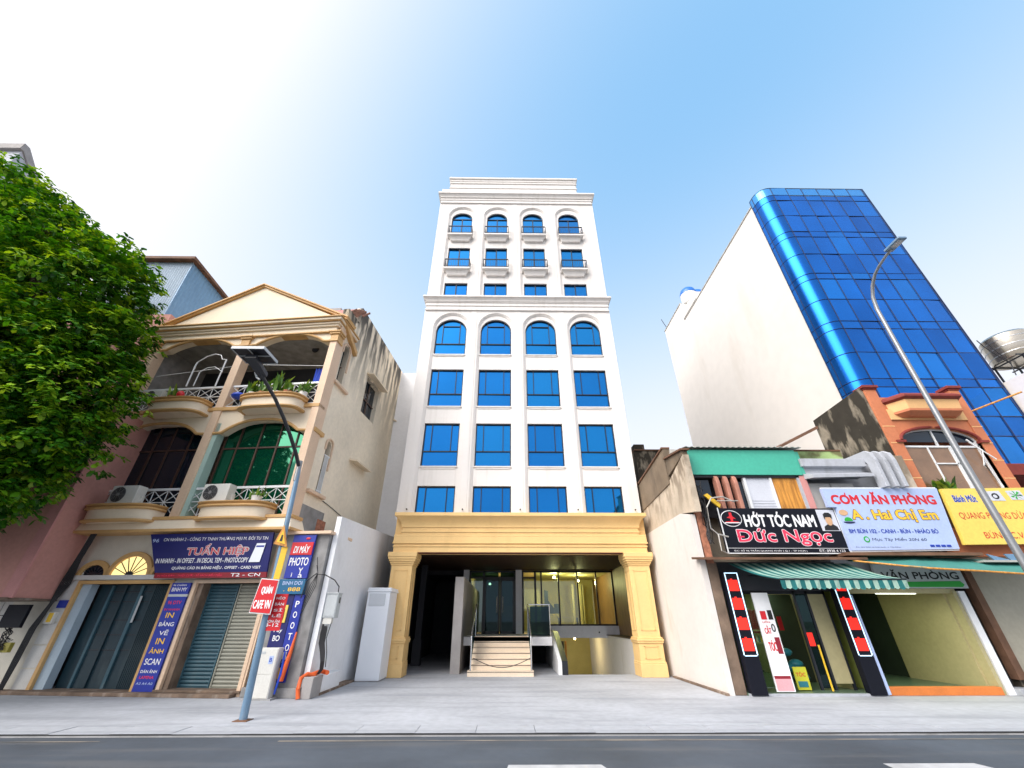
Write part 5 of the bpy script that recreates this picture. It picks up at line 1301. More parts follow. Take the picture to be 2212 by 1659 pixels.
text('Bánh Mứt', 13.52, 14.22, 4.68, 4.90, 12.075, 'ink_blue', S3, outline='sign_sky', ob=.05)
text('QUANG PHÚNG DỪA - ĐƯỜNG', 13.42, 16.4, 4.16, 4.44, 12.075, 'sign_red', S3, bold=-.005)
text('BÚNH C.V. DỪA NƯỚC', 13.85, 16.5, 3.64, 3.88, 12.075, 'sign_red', S3, bold=-.005)
MB().xz([(14.68, 4.72), (15.1, 4.72), (15.05, 5.02), (14.6, 5.0)], 12.07, 12.0795).build('printed_photo', 'panel_white', S3); MB().xz([(15.3, 4.75), (15.75, 4.75), (15.7, 5.04), (15.25, 5.02)], 12.07, 12.0795).build('printed_photo', 'panel_white', S3)
lf = MB()
for a in range(0, 360, 51): lf.xz([(15.5, 4.89), (15.5 + .17 * math.cos(R(a)) - .02, 4.89 + .12 * math.sin(R(a)) + .02), (15.5 + .17 * math.cos(R(a)) + .03, 4.89 + .12 * math.sin(R(a)) - .02)], 12.062, 12.0695)
lf.build('printed_palm', 'ink_green', S3)
MB().xz(arc(14.85, 4.86, .11, .09, 0, 360, 18)[:-1], 12.062, 12.0695).build('printed_coconut', 'ink_black', S3); MB().xz(arc(14.83, 4.85, .06, .05, 0, 360, 14)[:-1], 12.056, 12.0615).build('printed_coconut_flesh', 'panel_white', S3)
S4 = thing('inner_shop_sign', 'grey fascia reading VĂN PHÒNG in black half hidden under the plain awning', 'sign', (11.8, 12.4, 2.3))
MB().box(10.4, 12.86, 12.34, 12.42, 2.37, 2.98).build('board', 'meter_grey', S4)
text('VĂN PHÒNG', 10.2 + .35, 12.72, 2.60, 2.84, 12.335, 'ink_black', S4, bold=.03)
MB().xz([(11.05, 2.43), (11.15, 2.4), (12.7, 2.4), (12.78, 2.46), (12.7, 2.55), (11.15, 2.53)], 12.33, 12.34).build('green_stripe', 'ink_green', S4)
# hoop
hp = thing('wire_hoop', 'bent wire hoop frame left of the black signboard', 'frame', (6.2, 12.2, 3.2))
MB().tube([(6.85, 12.15, 4.68), (6.5, 12.1, 4.82), (6.15, 12.1, 4.78), (5.95, 12.1, 4.5), (5.93, 12.1, 3.9), (6.1, 12.12, 3.75), (6.4, 12.15, 3.68)], .022, 6).tube([(6.1, 12.1, 3.74), (6.08, 12.1, 3.3), (6.3, 12.15, 3.22)], .018, 6).tube([(6.3, 12.1, 4.7), (6.95, 12.1, 4.70)], .014, 6).build('hoop', 'zinc', hp, smooth=True)
cc = MB(); rw = random.Random(4)
for k in range(6):
    cc.tube([(5.85 + rw.uniform(-.05, .2), 12.28, 5.3 - .25 * j + rw.uniform(-.05, .05)) for j in range(8)], .014, 5)
cc.build('old_cables', 'cable', None, smooth=True, label='tangle of old cables between the stained wall and black signboard', cat='cables')
MB().xz([(6.0, 4.9), (6.12, 4.95), (6.45, 4.62), (6.4, 4.52), (6.15, 4.75)], 12.2, 12.26).build('yellow_cloth', 'yellow_plastic', None, label='yellow rag hanging above the wire hoop', cat='rag')

# awnings
def striped_awning():
    o = thing('striped_awning', 'green and white striped awning over the barber doorway', 'awning', (8.3, 12.2, 2.3))
    yb_, zb_, yf_, zf_ = 12.25, 2.98, 11.15, 2.50
    xl0, xr0, xl1, xr1 = 6.25, 9.65, 6.90, 10.12
    n = 26; m_ = MB()
    for i in range(n):
        a, b = i / n, (i + 1) / n; m_.mi = i % 2
        rows = []
        for k in range(7):
            t = k / 6; sag = -.07 * math.sin(math.pi * t)
            p0 = (xl0 + (xr0 - xl0) * a + (xl1 - xl0 + (xr1 - xr0 - xl1 + xl0) * a) * t, yb_ + (yf_ - yb_) * t, zb_ + (zf_ - zb_) * t + sag)
            p1 = (xl0 + (xr0 - xl0) * b + (xl1 - xl0 + (xr1 - xr0 - xl1 + xl0) * b) * t, yb_ + (yf_ - yb_) * t, zb_ + (zf_ - zb_) * t + sag)
            rows.append((p0, p1))
        for k in range(6):
            (p0, p1), (q0_, q1_) = rows[k], rows[k + 1]
            dz = .008
            m_.prism([p0, p1, q1_, q0_], [(x, y_, z + dz) for x, y_, z in (p0, p1, q1_, q0_)])
    m_.build('canopy', ['awning_teal', 'awning_pale'], o)
    v = MB()
    for i in range(n):
        v.mi = i % 2; a, b = xl1 + (xr1 - xl1) * i / n, xl1 + (xr1 - xl1) * (i + 1) / n
        w1, w2 = .02 * math.sin(i * 1.7), .02 * math.sin((i + 1) * 1.7)
        zb2 = 2.30 + .012 * math.sin(i * 2.3)
        q = [(a, yf_ + w1, zb2), ((a + b) / 2, yf_ + (w1 + w2) / 2 - .01, zb2 - .03), (b, yf_ + w2, zb2), (b, yf_, zf_ + .01), (a, yf_, zf_ + .01)]
        v.prism(q, [(x, y_ + .006, z) for x, y_, z in q])
    v.build('valance', ['awning_teal', 'awning_pale'], o)
    MB().tube([(xl1, yf_, zf_), (xr1, yf_, zf_)], .02).tube([(xl1 + .1, yf_, zf_ - .02), (xl1 - .1, 12.4, 2.7)], .012).tube([(xr1 - .1, yf_, zf_ - .02), (xr1 - .5, 12.4, 2.7)], .012).build('awning_arm', 'frame_black', o)
striped_awning()
o = thing('plain_awning', 'faded plain green awning over the rice shop', 'awning', (12, 12, 2.6))
m_ = MB(); n = 18
ptsA = [(9.62, 12.28, 3.14), (11.6, 12.28, 3.17), (13.0, 12.28, 3.12), (15.2, 12.28, 3.02)]
ptsB = [(9.55, 11.9, 3.02), (10.55, 11.05, 2.76), (12.2, 10.95, 2.66), (13.9, 10.95, 2.55)]
def lerp3(ps, t):
    t = t * (len(ps) - 1); i = min(int(t), len(ps) - 2); f = t - i
    return tuple(ps[i][k] * (1 - f) + ps[i + 1][k] * f for k in range(3))
for i in range(n):
    for k in range(5):
        def pp(i_, k_):
            A_, B_ = lerp3(ptsA, i_ / n), lerp3(ptsB, i_ / n); t = k_ / 5
            return (A_[0] * (1 - t) + B_[0] * t, A_[1] * (1 - t) + B_[1] * t, A_[2] * (1 - t) + B_[2] * t - .05 * math.sin(math.pi * t) * (1 + .3 * math.sin(i_ * 1.9)))
        q = [pp(i, k), pp(i + 1, k), pp(i + 1, k + 1), pp(i, k + 1)]
        m_.prism(q, [(x, y_, z + .008) for x, y_, z in q])
m_.build('canopy', 'awning_plain', o)
MB().tube([lerp3(ptsB, t / 8) for t in range(9)], .022).build('front_bar', 'panel_orange', o)
# strip under the yellow sign
MB().box(13.1, 17, 11.8, 12.5, 2.98, 3.03).build('shelf_canopy', 'zinc', None, label='thin grey ledge below the yellow signboard', cat='ledge')
MB().xz([(13.4, 3.2), (13.95, 3.05), (13.75, 3.0), (13.55, 3.03)], 11.9, 11.94).xz([(13.9, 3.2), (14.6, 3.2), (14.8, 3.05), (14.0, 3.04)], 11.9, 11.94).build('folded_tarp', 'metal_blue', None, label='blue folded tarpaulin under the yellow signboard', cat='tarpaulin')

# right hand end: post gap, brown post, beige shutter
RB = thing('corner_unit', 'closed shop with beige flat shutter and rusty post at the right edge', 'shop building', (15, 13, 0))
MB().box(12.7, 13.1, 12.9, 13.1, 0, 3.0).build('dark_gap', 'mould', RB)
MB().box(12.68, 13.4, 12.2, 12.6, 0, .14).build('doorstep', 'concrete', RB, bevel=.01)
MB().box(13.02, 13.22, 12.4, 12.62, .3, 2.9).build('rusty_post', 'rust', RB)
MB().box(13.22, 19, 12.55, 12.65, .35, 3.2).build('shutter', 'beige_shutter', RB)
MB().box(13.1, 19, 12.5, 12.8, 0, .35).build('base', 'mould', RB)
MB().box(13.0, 16.2, 12.7, 17, 0, 5.1).build('body', 'dark_wall', RB)

# terracotta house
OH = thing('terracotta_house', 'narrow terracotta house with a large arched window and small balcony', 'house', (14.5, 12.5, 3))
w_ = MB(); plate(w_, 12.85, 16.2, 3.2, 8.45, 12.42, 12.66, [(13.22, 15.88, [(4.0, 7.26, .46)])]); w_.build('front_wall', 'orange_house', OH)
MB().box(12.87, 16.2, 12.9, 15.0, 3.2, 8.4).build('body', 'orange_house', OH)
MB().yz([(12.45, 5.0), (12.45, 8.85), (15.0, 8.75), (15.0, 6.9), (14.2, 6.7), (14.2, 5.0)], 12.70, 12.85).build('side_wall', 'mould', OH)
for xa, xb in ((12.80, 13.22), (15.88, 16.24)):
    MB().box(xa, xb, 12.38, 12.7, 3.2, 8.8).build('corner_pilaster', 'orange_house', OH, bevel=.01)
    MB().stack(xa, xb, 12.38, 12.75, [(8.74, 8.8, .03), (8.8, 8.9, .08)]).build('pilaster_cap', 'roof_red', OH, bevel=.01)
    for z in (5.5, 6.1, 6.7, 7.3):
        MB().box(xa, xb, 12.372, 12.38, z, z + .03).build('groove', 'orange_band', OH)
MB().box(13.22, 15.88, 12.36, 12.42, 7.56, 7.95).build('pale_band', 'orange_band', OH)
MB().box(13.22, 15.88, 12.7, 13.0, 8.4, 8.62).build('roof_parapet', 'pane_tower', OH)
def bal(o_, z): return [(13.32 - o_, 12.42, z), (13.62 - o_ * .5, 11.95 - o_, z), (15.48 + o_ * .5, 11.95 - o_, z), (15.80 + o_, 12.42, z)]
bb = MB().rings([bal(-.25, 7.62), bal(-.05, 7.74), bal(-.05, 7.82)]).build('balcony', 'orange_house', OH)
MB().rings([bal(-.05, 7.82), bal(-.02, 8.16)]).build('balcony_face', 'orange_band', bb)
MB().rings([bal(.0, 8.16), bal(.10, 8.22), bal(.10, 8.28), bal(.0, 8.38)]).build('balcony_roof_edge', 'roof_red', bb)
# arched window
a_ = arc(14.55, 6.80, 1.33, .46, 180, 0, 24)
fr = MB(); fr.xz(a_ + list(reversed([(x * .965 + 14.55 * .035, 6.80 + (z - 6.80) * .9) for x, z in a_])), 12.5, 12.56)
for x in (13.25, 15.82): fr.box(x - .03, x + .03, 12.5, 12.56, 4.0, 6.8)
fr.box(13.22, 15.88, 12.5, 12.56, 6.60, 6.66)
for x, z0, z1 in ((14.08, 4.0, 6.6), (14.82, 4.0, 6.6), (14.88, 4.0, 6.6), (14.5, 6.66, 7.2)): fr.box(x - .02, x + .02, 12.5, 12.56, z0, z1)
fr.box(14.08, 15.0, 12.5, 12.55, 6.02, 6.06)
wf = fr.build('window', 'white_metal', OH)
for xa, xb, z0, z1 in ((13.25, 14.06, 4, 6.6), (14.1, 14.8, 4, 6.02), (14.1, 14.8, 6.06, 6.6), (14.9, 15.82, 4, 6.6)):
    r1 = random.uniform(-.01, .01)
    MB().prism([(xa, 12.54, z0), (xb, 12.54 + r1, z0), (xb, 12.54 + r1, z1), (xa, 12.54, z1)], [(xa, 12.55, z0), (xb, 12.55 + r1, z0), (xb, 12.55 + r1, z1), (xa, 12.55, z1)]).build('pane', 'shop_glass', wf)
MB().xz(a_, 12.54, 12.55).build('pane', 'navy_glass', wf)
tr_ = MB(); tr_.tube([(x, 12.38, z + .03) for x, z in a_], .05, 8); tr_.box(13.0, 13.3, 12.32, 12.45, 6.72, 6.80).box(15.8, 16.1, 12.32, 12.45, 6.72, 6.80)
tr_.build('arch_moulding', 'roof_red', OH, smooth=True)
MB().tube([(15.3, 12.3, 6.8), (15.55, 12.25, 6.4), (15.35, 12.25, 5.9), (15.5, 12.25, 5.2)], .03).tube([(15.35, 12.3, 6.7), (15.85, 12.25, 6.1)], .02).build('white_pipe', 'white_metal', OH, smooth=True)
gp = thing('window_plant', 'green leafy plant behind the signs in the arched window', 'plant', (13.7, 12.3, 5.1))
leaf_obj('leaves', *blades(36, (13.75, 12.3, 5.0), .25, .5, 31, .09, .8), 'plant', gp)
MB().tube([(13.75, 12.3, 4.95), (13.75, 12.3, 5.15)], .03).build('stem', 'bark', gp)
MB().tube([(16.2, 12.5, 7.9), (17.35, 11.6, 8.25)], .03).build('roof_pole', 'panel_orange', None, label='thin wooden pole sticking out beside the terracotta house', cat='pole')

# glass office tower
GT = thing('glass_office_tower', 'leaning blue glass office tower with a rounded corner and blank cream side wall', 'building', (18.5, 15, 0))
rows = [6.9, 8.1, 9.0, 10.41, 10.84, 12.26, 13.64, 14.1, 15.5, 16.9, 17.31, 18.76, 20.13, 20.58, 21.96, 23.37, 23.86, 24.55]
xs = [16.05 + .945 * i for i in range(7)] + [21.8]
Rc = .72; cxx, cyy = 16.05, 15.0 + Rc
corner = [(cxx - Rc * math.sin(R(a)), cyy - Rc * math.cos(R(a))) for a in (0, 18, 36, 54, 72, 90)]   # front -> side
sideP = [(15.33, 15.72), (15.33, 15.98)]
MB().xy([(15.40, 16.0), (15.40, 15.75)] + [(cxx - (Rc - .07) * math.sin(R(a)), cyy - (Rc - .07) * math.cos(R(a))) for a in (90, 72, 54, 36, 18, 0)] + [(21.75, 15.07), (21.75, 16.0)], 6.9, 23.7).build('core', 'mullion', GT)
MB().box(15.38, 21.8, 16.0, 27.1, 0, 24.15).build('blank_wall', 'blank_wall', GT)
MB().box(15.38, 21.8, 27.1, 31.1, 0, 26.0).build('blank_wall_rear', 'blank_wall', GT)
MB().box(15.33, 15.5, 15.97, 27.1, 24.15, 24.23).box(15.33, 15.5, 27.1, 31.15, 26.0, 26.08).build('coping', 'zinc', GT)
base_pane = {}
rt_ = random.Random(12)
for j in range(len(rows) - 1):
    z0, z1 = rows[j], rows[j + 1]
    if z1 - z0 < .2: continue
    m_ = 'pane_top' if j == len(rows) - 2 else 'pane_tower'
    for i in range(len(xs) - 1):
        xa, xb = xs[i], xs[i + 1]; tt, t2 = rt_.uniform(-.012, .012), rt_.uniform(-.015, .015)
        q = [(xa + .02, 15.0 + tt, z0 + .02), (xb - .02, 15.0 - tt, z0 + .02), (xb - .02, 15.0 - tt + t2, z1 - .02), (xa + .02, 15.0 + tt + t2, z1 - .02)]
        if m_ == 'pane_tower' and i == 5 and j in (7, 8, 12, 14):     # opened sashes catching the sky
            pass
        MB().prism(q, [(x, y_ + .015, z) for x, y_, z in q]).build('pane', m_ if m_ == 'pane_top' else rt_.choice(('pane_tower', 'pane_tower', 'pane_tower', 'pane_tower2', 'pane_tower3')), GT)
    q0_ = [(x, y_) for x, y_ in corner]
    ring = q0_ + [(x + (cxx - x) * .03, y_ + (cyy - y_) * .03) for x, y_ in reversed(q0_)]
    MB().xy(ring, z0 + .02, z1 - .02).build('curved_pane', 'pane_curved' if m_ == 'pane_tower' else m_, GT, smooth=True)
    MB().box(15.33, 15.345, 15.74, 15.96, z0 + .02, z1 - .02).build('side_pane', m_, GT)
outline = [(21.8, 15.0), (16.05, 15.0)] + corner + [(15.33, 15.98)]
for z in rows:
    MB().tube([(x + (.0), y_ - .005, z) for x, y_ in outline], .022, 4).build('transom', 'mullion', GT)
for x in xs: MB().box(x - .02, x + .02, 14.975, 15.02, 6.9, 24.55).build('mullion', 'mullion', GT)
for x, y_ in (corner[-1], (15.33, 15.98)): MB().box(x - .02, x + .02, y_ - .02, y_ + .02, 6.9, 24.55).build('mullion', 'mullion', GT)
MB().box(16.3, 22.3, 13.2, 16, 5.9, 6.25).box(16.2, 22.3, 14.9, 16, 6.2, 6.9).build('storey_beam', 'roof_red', GT)
MB().box(16.3, 22.3, 15.9, 16, 0, 6.2).build('lower_storey', 'dark_wall', GT)
MB().box(21.75, 21.82, 15.0, 17, 6.9, 24.4).build('side_edge', 'mullion', GT)
for k, yy in enumerate((27.9, 29.2)):
    dm = thing('water_tank_dome', ('blue domed water tank nearer the edge of the blank wall roof', 'blue domed water tank farther back on the blank wall roof')[k], 'water tank', (16.6, yy, 26.1), group='blue domed tanks on the blank wall roof')
    MB().lathe(16.4 + k * .9, 27.2 + k * .3, [(.7, 26.08), (.7, 27.1)], 20).build('tank_body', 'white_metal', dm, smooth=True)
    MB().lathe(16.4 + k * .9, 27.2 + k * .3, [(.72, 27.1), (.72, 27.25), (.6, 27.6), (.35, 27.85), (.02, 27.95)], 20).build('dome', 'dome_blue', dm, smooth=True)
MB().box(15.3, 16.2, 24.5, 27.1, 24.25, 25.0).build('roof_slab', 'blank_wall', GT)
MB().tube([(15.4, 30.6, 26.05), (15.35, 31.0, 27.1), (15.35, 31.2, 27.6)], .03).build('roof_antenna', 'cable', None, label='thin curved antenna on the rear roof edge of the blank wall', cat='antenna')

# white building far right with steel tank
WB = thing('white_side_building', 'plain cream building below the steel water tank at the right edge', 'building', (24, 14, 0))
MB().box(21.9, 27, 12.4, 24, 0, 10.65).build('wall', 'cream_wall', WB)
TK = thing('steel_water_tank', 'round steel water tank on a frame at the right edge', 'water tank', (23.7, 15.2, 10.65))
cx, cy = 23.75, 15.2
MB().lathe(cx, cy, [(.05, 11.95), (.86, 11.97), (.88, 12.0), (.88, 13.15), (.8, 13.25), (.3, 13.42), (.02, 13.44)], 32).build('tank_body', 'steel_tank', TK, smooth=True)
for z in (12.2, 12.55, 12.9):
    MB().lathe(cx, cy, [(.885, z), (.905, z + .02), (.905, z + .03), (.885, z + .05)], 32).build('tank_band', 'steel', TK)
lg = MB()
for sx, sy in ((-.6, -.6), (.6, -.6), (.6, .6), (-.6, .6)): lg = MB(); lg.bar((cx + sx, cy + sy, 10.65), (cx + sx, cy + sy, 11.95), .06); lg.build('leg', 'frame_black', TK)
br = MB(); br.bar((cx - .6, cy - .6, 10.8), (cx + .6, cy - .6, 11.9), .04).bar((cx + .6, cy - .6, 10.8), (cx - .6, cy - .6, 11.9), .04)
for sy in (-.6, .6): br.bar((cx - .9, cy + sy, 11.93), (cx + .9, cy + sy, 11.93), .05)
for sx in (-.6, .6): br.bar((cx + sx, cy - .9, 11.9), (cx + sx, cy + .9, 11.9), .05)
br.build('brace', 'frame_black', TK)
MB().tube([(22.75, 14.9, 11.6), (22.1, 14.9, 12.5), (21.95, 14.9, 12.9)], .02).tube([(22.6, 14.9, 11.0), (22.75, 14.9, 11.6), (23.0, 15, 11.9)], .02).tube([(22.3, 14.9, 12.85), (22.9, 15, 11.7)], .012).tube([(22.3, 14.9, 12.85), (22.9, 15, 12.95)], .01).build('tank_pipe', 'cable', TK, smooth=True)
# weathered building far behind
WX = thing('mouldy_rear_building', 'dark mouldy building behind the boundary wall right of the tower', 'building', (8.2, 22.2, 0))
MB().box(7.4, 11.4, 22, 28, 0, 10.1).box(7.4, 8.0, 22, 23, 10.1, 10.5).build('wall', 'mould', WX)
MB().box(7.35, 11.5, 21.9, 28, 10.1, 10.16).build('coping', 'rust', WX)
WL = thing('white_rear_building', 'white side wall between the gabled house and the tower', 'building', (-6, 20, 0))
MB().box(-6.3, -4.75, 18.6, 30, 0, 13.2).build('wall', 'white_side', WL)
# ================================================================ STREET FURNITURE
LP = thing('street_lamp', 'blue grey street lamp with curved arm standing before the shutters', 'street lamp', (-4.87, 9.63, 0), group='curved arm street lamps')
MB().tube([(-4.87, 9.63, 0), (-4.95, 9.62, 1.6), (-5.10, 9.60, 4.7), (-5.12, 9.6, 4.86)], [.072, .066, .052, .05], 14).build('pole', 'pole', LP, smooth=True)
MB().lathe(-4.87, 9.63, [(.10, 0), (.10, .015), (.075, .02)], 12).box(-5.0, -4.74, 9.5, 9.76, 0, .012).build('base_plate', 'rust', LP)
MB().tube([(-5.11, 9.6, 4.5), (-5.125, 9.6, 5.0)], .058, 12).build('joint_collar', 'pole_silver', LP, smooth=True)
arm = [(-5.12, 9.6, 4.85), (-5.13, 9.3, 5.1), (-5.14, 8.85, 5.38), (-5.15, 8.4, 5.62), (-5.16, 7.9, 5.84), (-5.18, 7.45, 5.99), (-5.19, 7.15, 6.08)]
MB().tube(arm, [.045, .043, .042, .04, .038, .036, .034], 12).build('arm', 'frame_black', LP, smooth=True)
MB().prism([(-5.27, 7.3, 6.02), (-5.09, 7.3, 6.02), (-5.07, 6.75, 6.14), (-5.30, 6.75, 6.14)], [(-5.27, 7.3, 6.12), (-5.09, 7.3, 6.12), (-5.07, 6.75, 6.24), (-5.30, 6.75, 6.24)]).build('lamp_head', 'frame_black', LP, bevel=.01)
MB().box(-5.50, -4.87, 6.60, 7.12, 6.27, 6.31).build('solar_panel', 'frame_black', LP, bevel=.004)
MB().box(-5.51, -4.86, 6.585, 6.60, 6.26, 6.32).box(-5.51, -4.86, 7.12, 7.135, 6.26, 6.32).box(-5.515, -5.50, 6.6, 7.12, 6.26, 6.32).box(-4.87, -4.855, 6.6, 7.12, 6.26, 6.32).box(-5.5, -4.87, 6.845, 6.86, 6.255, 6.27).box(-5.19, -5.175, 6.6, 7.12, 6.255, 6.27).build('panel_frame', 'meter_grey', LP)
MB().tube([(-5.26, 7.35, 6.0), (-5.34, 7.35, 6.05), (-5.38, 7.3, 6.15)], .018).tube([(-5.18, 6.9, 6.2), (-5.18, 6.9, 6.28)], .03).build('panel_bracket', 'meter_grey', LP, smooth=True)
L2 = thing('street_lamp', 'tall silver street lamp with curved arm in front of the glass tower', 'street lamp', (11.65, 9.7, 0), group='curved arm street lamps')
MB().tube([(11.65, 9.7, 0), (11.66, 9.7, 5.0), (11.75, 9.7, 9.0), (11.78, 9.69, 10.2)], [.09, .074, .058, .052], 14).build('pole', 'pole_silver', L2, smooth=True)
MB().tube([(11.78, 9.69, 10.15), (11.79, 9.62, 10.6), (11.8, 9.45, 10.95), (11.8, 9.2, 11.2), (11.8, 8.95, 11.33), (11.8, 8.6, 11.43), (11.8, 8.4, 11.46)], [.058, .052, .048, .045, .042, .04, .038], 12).build('arm', 'pole_silver', L2, smooth=True)
MB().box(11.66, 11.93, 7.98, 8.52, 11.45, 11.53).build('lamp_head', 'pole', L2, bevel=.02)
MB().box(11.70, 11.89, 8.05, 8.32, 11.435, 11.455).build('lamp_lens', 'meter_grey', L2, bevel=.004)
MB().box(11.5, 11.8, 9.55, 9.85, 0, .02).build('base_plate', 'rust', L2)
# signs on the left lamp
tri = thing('warning_sign', 'orange triangular warning sign high on the left lamp pole', 'sign', (-5.0, 9.52, 3.0))
MB().xz([(-5.16, 3.06), (-4.84, 2.99), (-5.03, 3.46)], 9.50, 9.515).build('sign_face', 'panel_orange', tri)
MB().xz([(-5.10, 3.10), (-4.90, 3.05), (-5.02, 3.36)], 9.494, 9.50).build('inner_face', 'yellow_plastic', tri)
MB().xz([(-5.04, 3.12), (-4.98, 3.11), (-4.99, 3.24), (-5.02, 3.25)], 9.489, 9.494).build('symbol', 'ink_black', tri)
yp = MB().box(-4.97, -4.84, 9.53, 9.545, 2.36, 3.0)
yp.build('pole_strip', 'yellow_plastic', None, label='orange yellow strip plate on the left lamp pole below the triangle', cat='strip plate')
s1 = thing('quan_cafe_sign', 'red board with QUÁN lettering higher on the left lamp pole', 'sign', (-5.0, 9.48, 1.7))
MB().xz([(-5.24, 1.73), (-4.80, 1.70), (-4.80, 2.34), (-5.18, 2.37)], 9.46, 9.475).build('board', 'white_metal', s1)
MB().xz([(-5.225, 1.75), (-4.815, 1.72), (-4.815, 2.325), (-5.165, 2.35)], 9.452, 9.46).build('red_face', 'sign_red', s1)
text('QUÁN', -5.10, -4.88, 2.06, 2.24, 9.45, 'ink_white', s1, bold=.03); text('CAFE VN', -5.19, -4.85, 1.81, 1.96, 9.45, 'ink_white', s1, bold=.03)
s2 = thing('small_red_sign', 'smaller red board behind the larger one on the left lamp pole', 'sign', (-4.75, 9.6, 1.4))
MB().box(-4.95, -4.60, 9.60, 9.62, 1.42, 2.08).build('board', 'sign_red', s2)
for t_, z in (('HẺO', 1.98), ('BÁN', 1.87), ('SỈ', 1.76), ('LẺ', 1.66), ('MÓN ĂN', 1.56), ('8-12', 1.49)): text(t_, -4.82 if z > 1.6 else -4.92, -4.64, z, z + .06, 9.595, 'ink_white', s2, bold=.02)
# cabinets
C1 = thing('small_cabinet', 'low off white telecom cabinet at the foot of the sign pier', 'cabinet', (-5.8, 12.0, 0))
MB().box(-6.06, -5.54, 11.80, 12.05, .02, 1.02).build('case', 'cabinet_beige', C1, bevel=.012)
MB().box(-6.04, -5.56, 11.79, 11.80, .50, 1.0).box(-6.04, -5.56, 11.79, 11.80, .04, .49).build('door', 'cabinet_beige', C1, bevel=.004)
MB().box(-5.72, -5.62, 11.783, 11.79, .70, .86).build('label_plate', 'sign_sky', C1)
text('B', -5.70, -5.64, .74, .82, 11.78, 'ink_blue', C1); MB().box(-5.98, -5.84, 11.783, 11.79, .9, .95).build('notice_plate', 'meter_grey', C1)
MB().box(-6.12, -5.45, 11.76, 12.1, 0, .03).build('plinth', 'kerb', C1)
C2 = thing('tall_cabinet', 'tall white metal cabinet standing beside the left portico column', 'cabinet', (-4.2, 15.4, 0))
MB().box(-4.57, -3.84, 15.0, 15.95, .03, 2.42).build('case', 'cabinet_white', C2, bevel=.012)
MB().box(-4.60, -3.80, 14.97, 15.98, 2.42, 2.48).box(-4.585, -3.82, 14.985, 15.965, 2.48, 2.54).build('lid', 'cabinet_white', C2, bevel=.015)
MB().box(-4.56, -3.86, 15.02, 15.93, 0, .03).build('plinth', 'kerb', C2)
MB().box(-4.50, -3.98, 14.985, 15.0, 2.02, 2.36).build('vent_panel', 'meter_grey', C2)
lv = MB().box(-4.49, -3.99, 14.975, 14.987, 2.04, 2.055).build('louvre', 'cabinet_white', C2)
for k in range(1, 12): inst(lv, (0, 0, .027 * k))
MB().box(-4.55, -3.86, 14.99, 15.0, .08, 1.96).build('door', 'cabinet_white', C2, bevel=.004)
MX = thing('meter_box', 'grey electricity meter box on the left boundary wall', 'meter box', (-4.7, 12.2, 1.6))
MB().box(-4.855, -4.53, 12.28, 12.56, 1.66, 2.22).build('case', 'meter_grey', MX, bevel=.012)
MB().box(-4.87, -4.52, 12.26, 12.58, 2.22, 2.25).build('lid', 'meter_grey', MX, bevel=.006)
MB().box(-4.83, -4.55, 12.27, 12.28, 1.70, 2.18).build('door', 'meter_grey', MX, bevel=.004)
MB().box(-4.53, -4.525, 12.40, 12.48, 2.0, 2.14).build('meter_window', 'black', MX)
MB().box(-4.82, -4.6, 12.3, 12.42, 1.52, 1.66).build('cable_gland', 'cabinet_beige', MX)
MB().box(-4.76, -4.66, 12.31, 12.36, 1.2, 1.54).build('cable_duct', 'meter_grey', MX)
ca = MB(); rw = random.Random(2)
for k in range(5):
    o_ = .03 * k
    ca.tube([(-4.8 + o_, 12.33, 1.54), (-4.80 + o_, 12.3, 1.3), (-4.78 + o_, 12.27, 1.1), (-4.68 + o_ * .8, 12.22, .9), (-4.60 + o_ * .6, 12.15, .72), (-4.60 + o_ * .5, 12.2, .56), (-4.66 + o_ * .3, 12.25, .47)], .018, 7)
ca.tube([(-4.55, 12.2, 1.55), (-4.60, 12.2, 1.2), (-4.52, 12.2, .9), (-4.5, 12.25, .6)], .01, 6)
ca.build('power_cables', 'cable', None, smooth=True, label='bundle of black power cables hanging from the grey meter box', cat='cables')
MB().tube([(-5.4, 12.0, 2.1), (-5.35, 12.0, 2.5), (-5.15, 12.0, 2.68), (-4.9, 12.05, 2.66), (-4.70, 12.25, 2.55), (-4.60, 12.38, 2.40), (-4.60, 12.4, 2.24)], .014, 7).build('feed_cable', 'cable', None, smooth=True, label='black cable arching from the sign pier to the meter box', cat='cable')
wires = MB()
for k in range(4): wires.tube([(-5.2 + .03 * k, 11.98, 3.1 - .2 * k), (-5.08, 11.96, 2.7), (-5.22 + .05 * k, 11.98, 2.4), (-5.3, 11.98, 2.0 - .1 * k)], .009, 5)
wires.build('loose_wires', 'cable', None, smooth=True, label='loose thin wires on the grey sign pier', cat='wires')
MB().tube([(-5.30, 12.0, 1.35), (-5.33, 11.98, .9), (-5.42, 11.98, .35)], [.02, .045, .07], 10).build('brown_conduit', 'pvc_orange', None, smooth=True, label='thin orange brown conduit leaning on the sign pier', cat='conduit')
MB().tube([(-4.72, 12.25, .42), (-4.85, 12.1, .47), (-4.93, 11.98, .40), (-4.93, 11.93, .2), (-4.88, 11.92, .01)], .048, 12).build('bent_conduit', 'pvc_orange', None, smooth=True, label='bent orange conduit going into the pavement', cat='conduit')
MB().tube([(-4.80, 12.2, .44), (-4.66, 12.45, .50), (-4.58, 12.6, .46), (-4.5, 12.45, .47)], .05, 12).build('cable_conduit', 'pvc_orange', None, smooth=True, label='orange conduit lying on the ledge under the cables', cat='conduit')
MB().tube([(-5.45, 11.95, .95), (-5.42, 11.93, .5), (-5.46, 11.92, .1)], [.02, .035, .02]).build('blue_strap', 'tarp_blue', None, smooth=True, label='blue plastic strap beside the low cabinet', cat='strap')

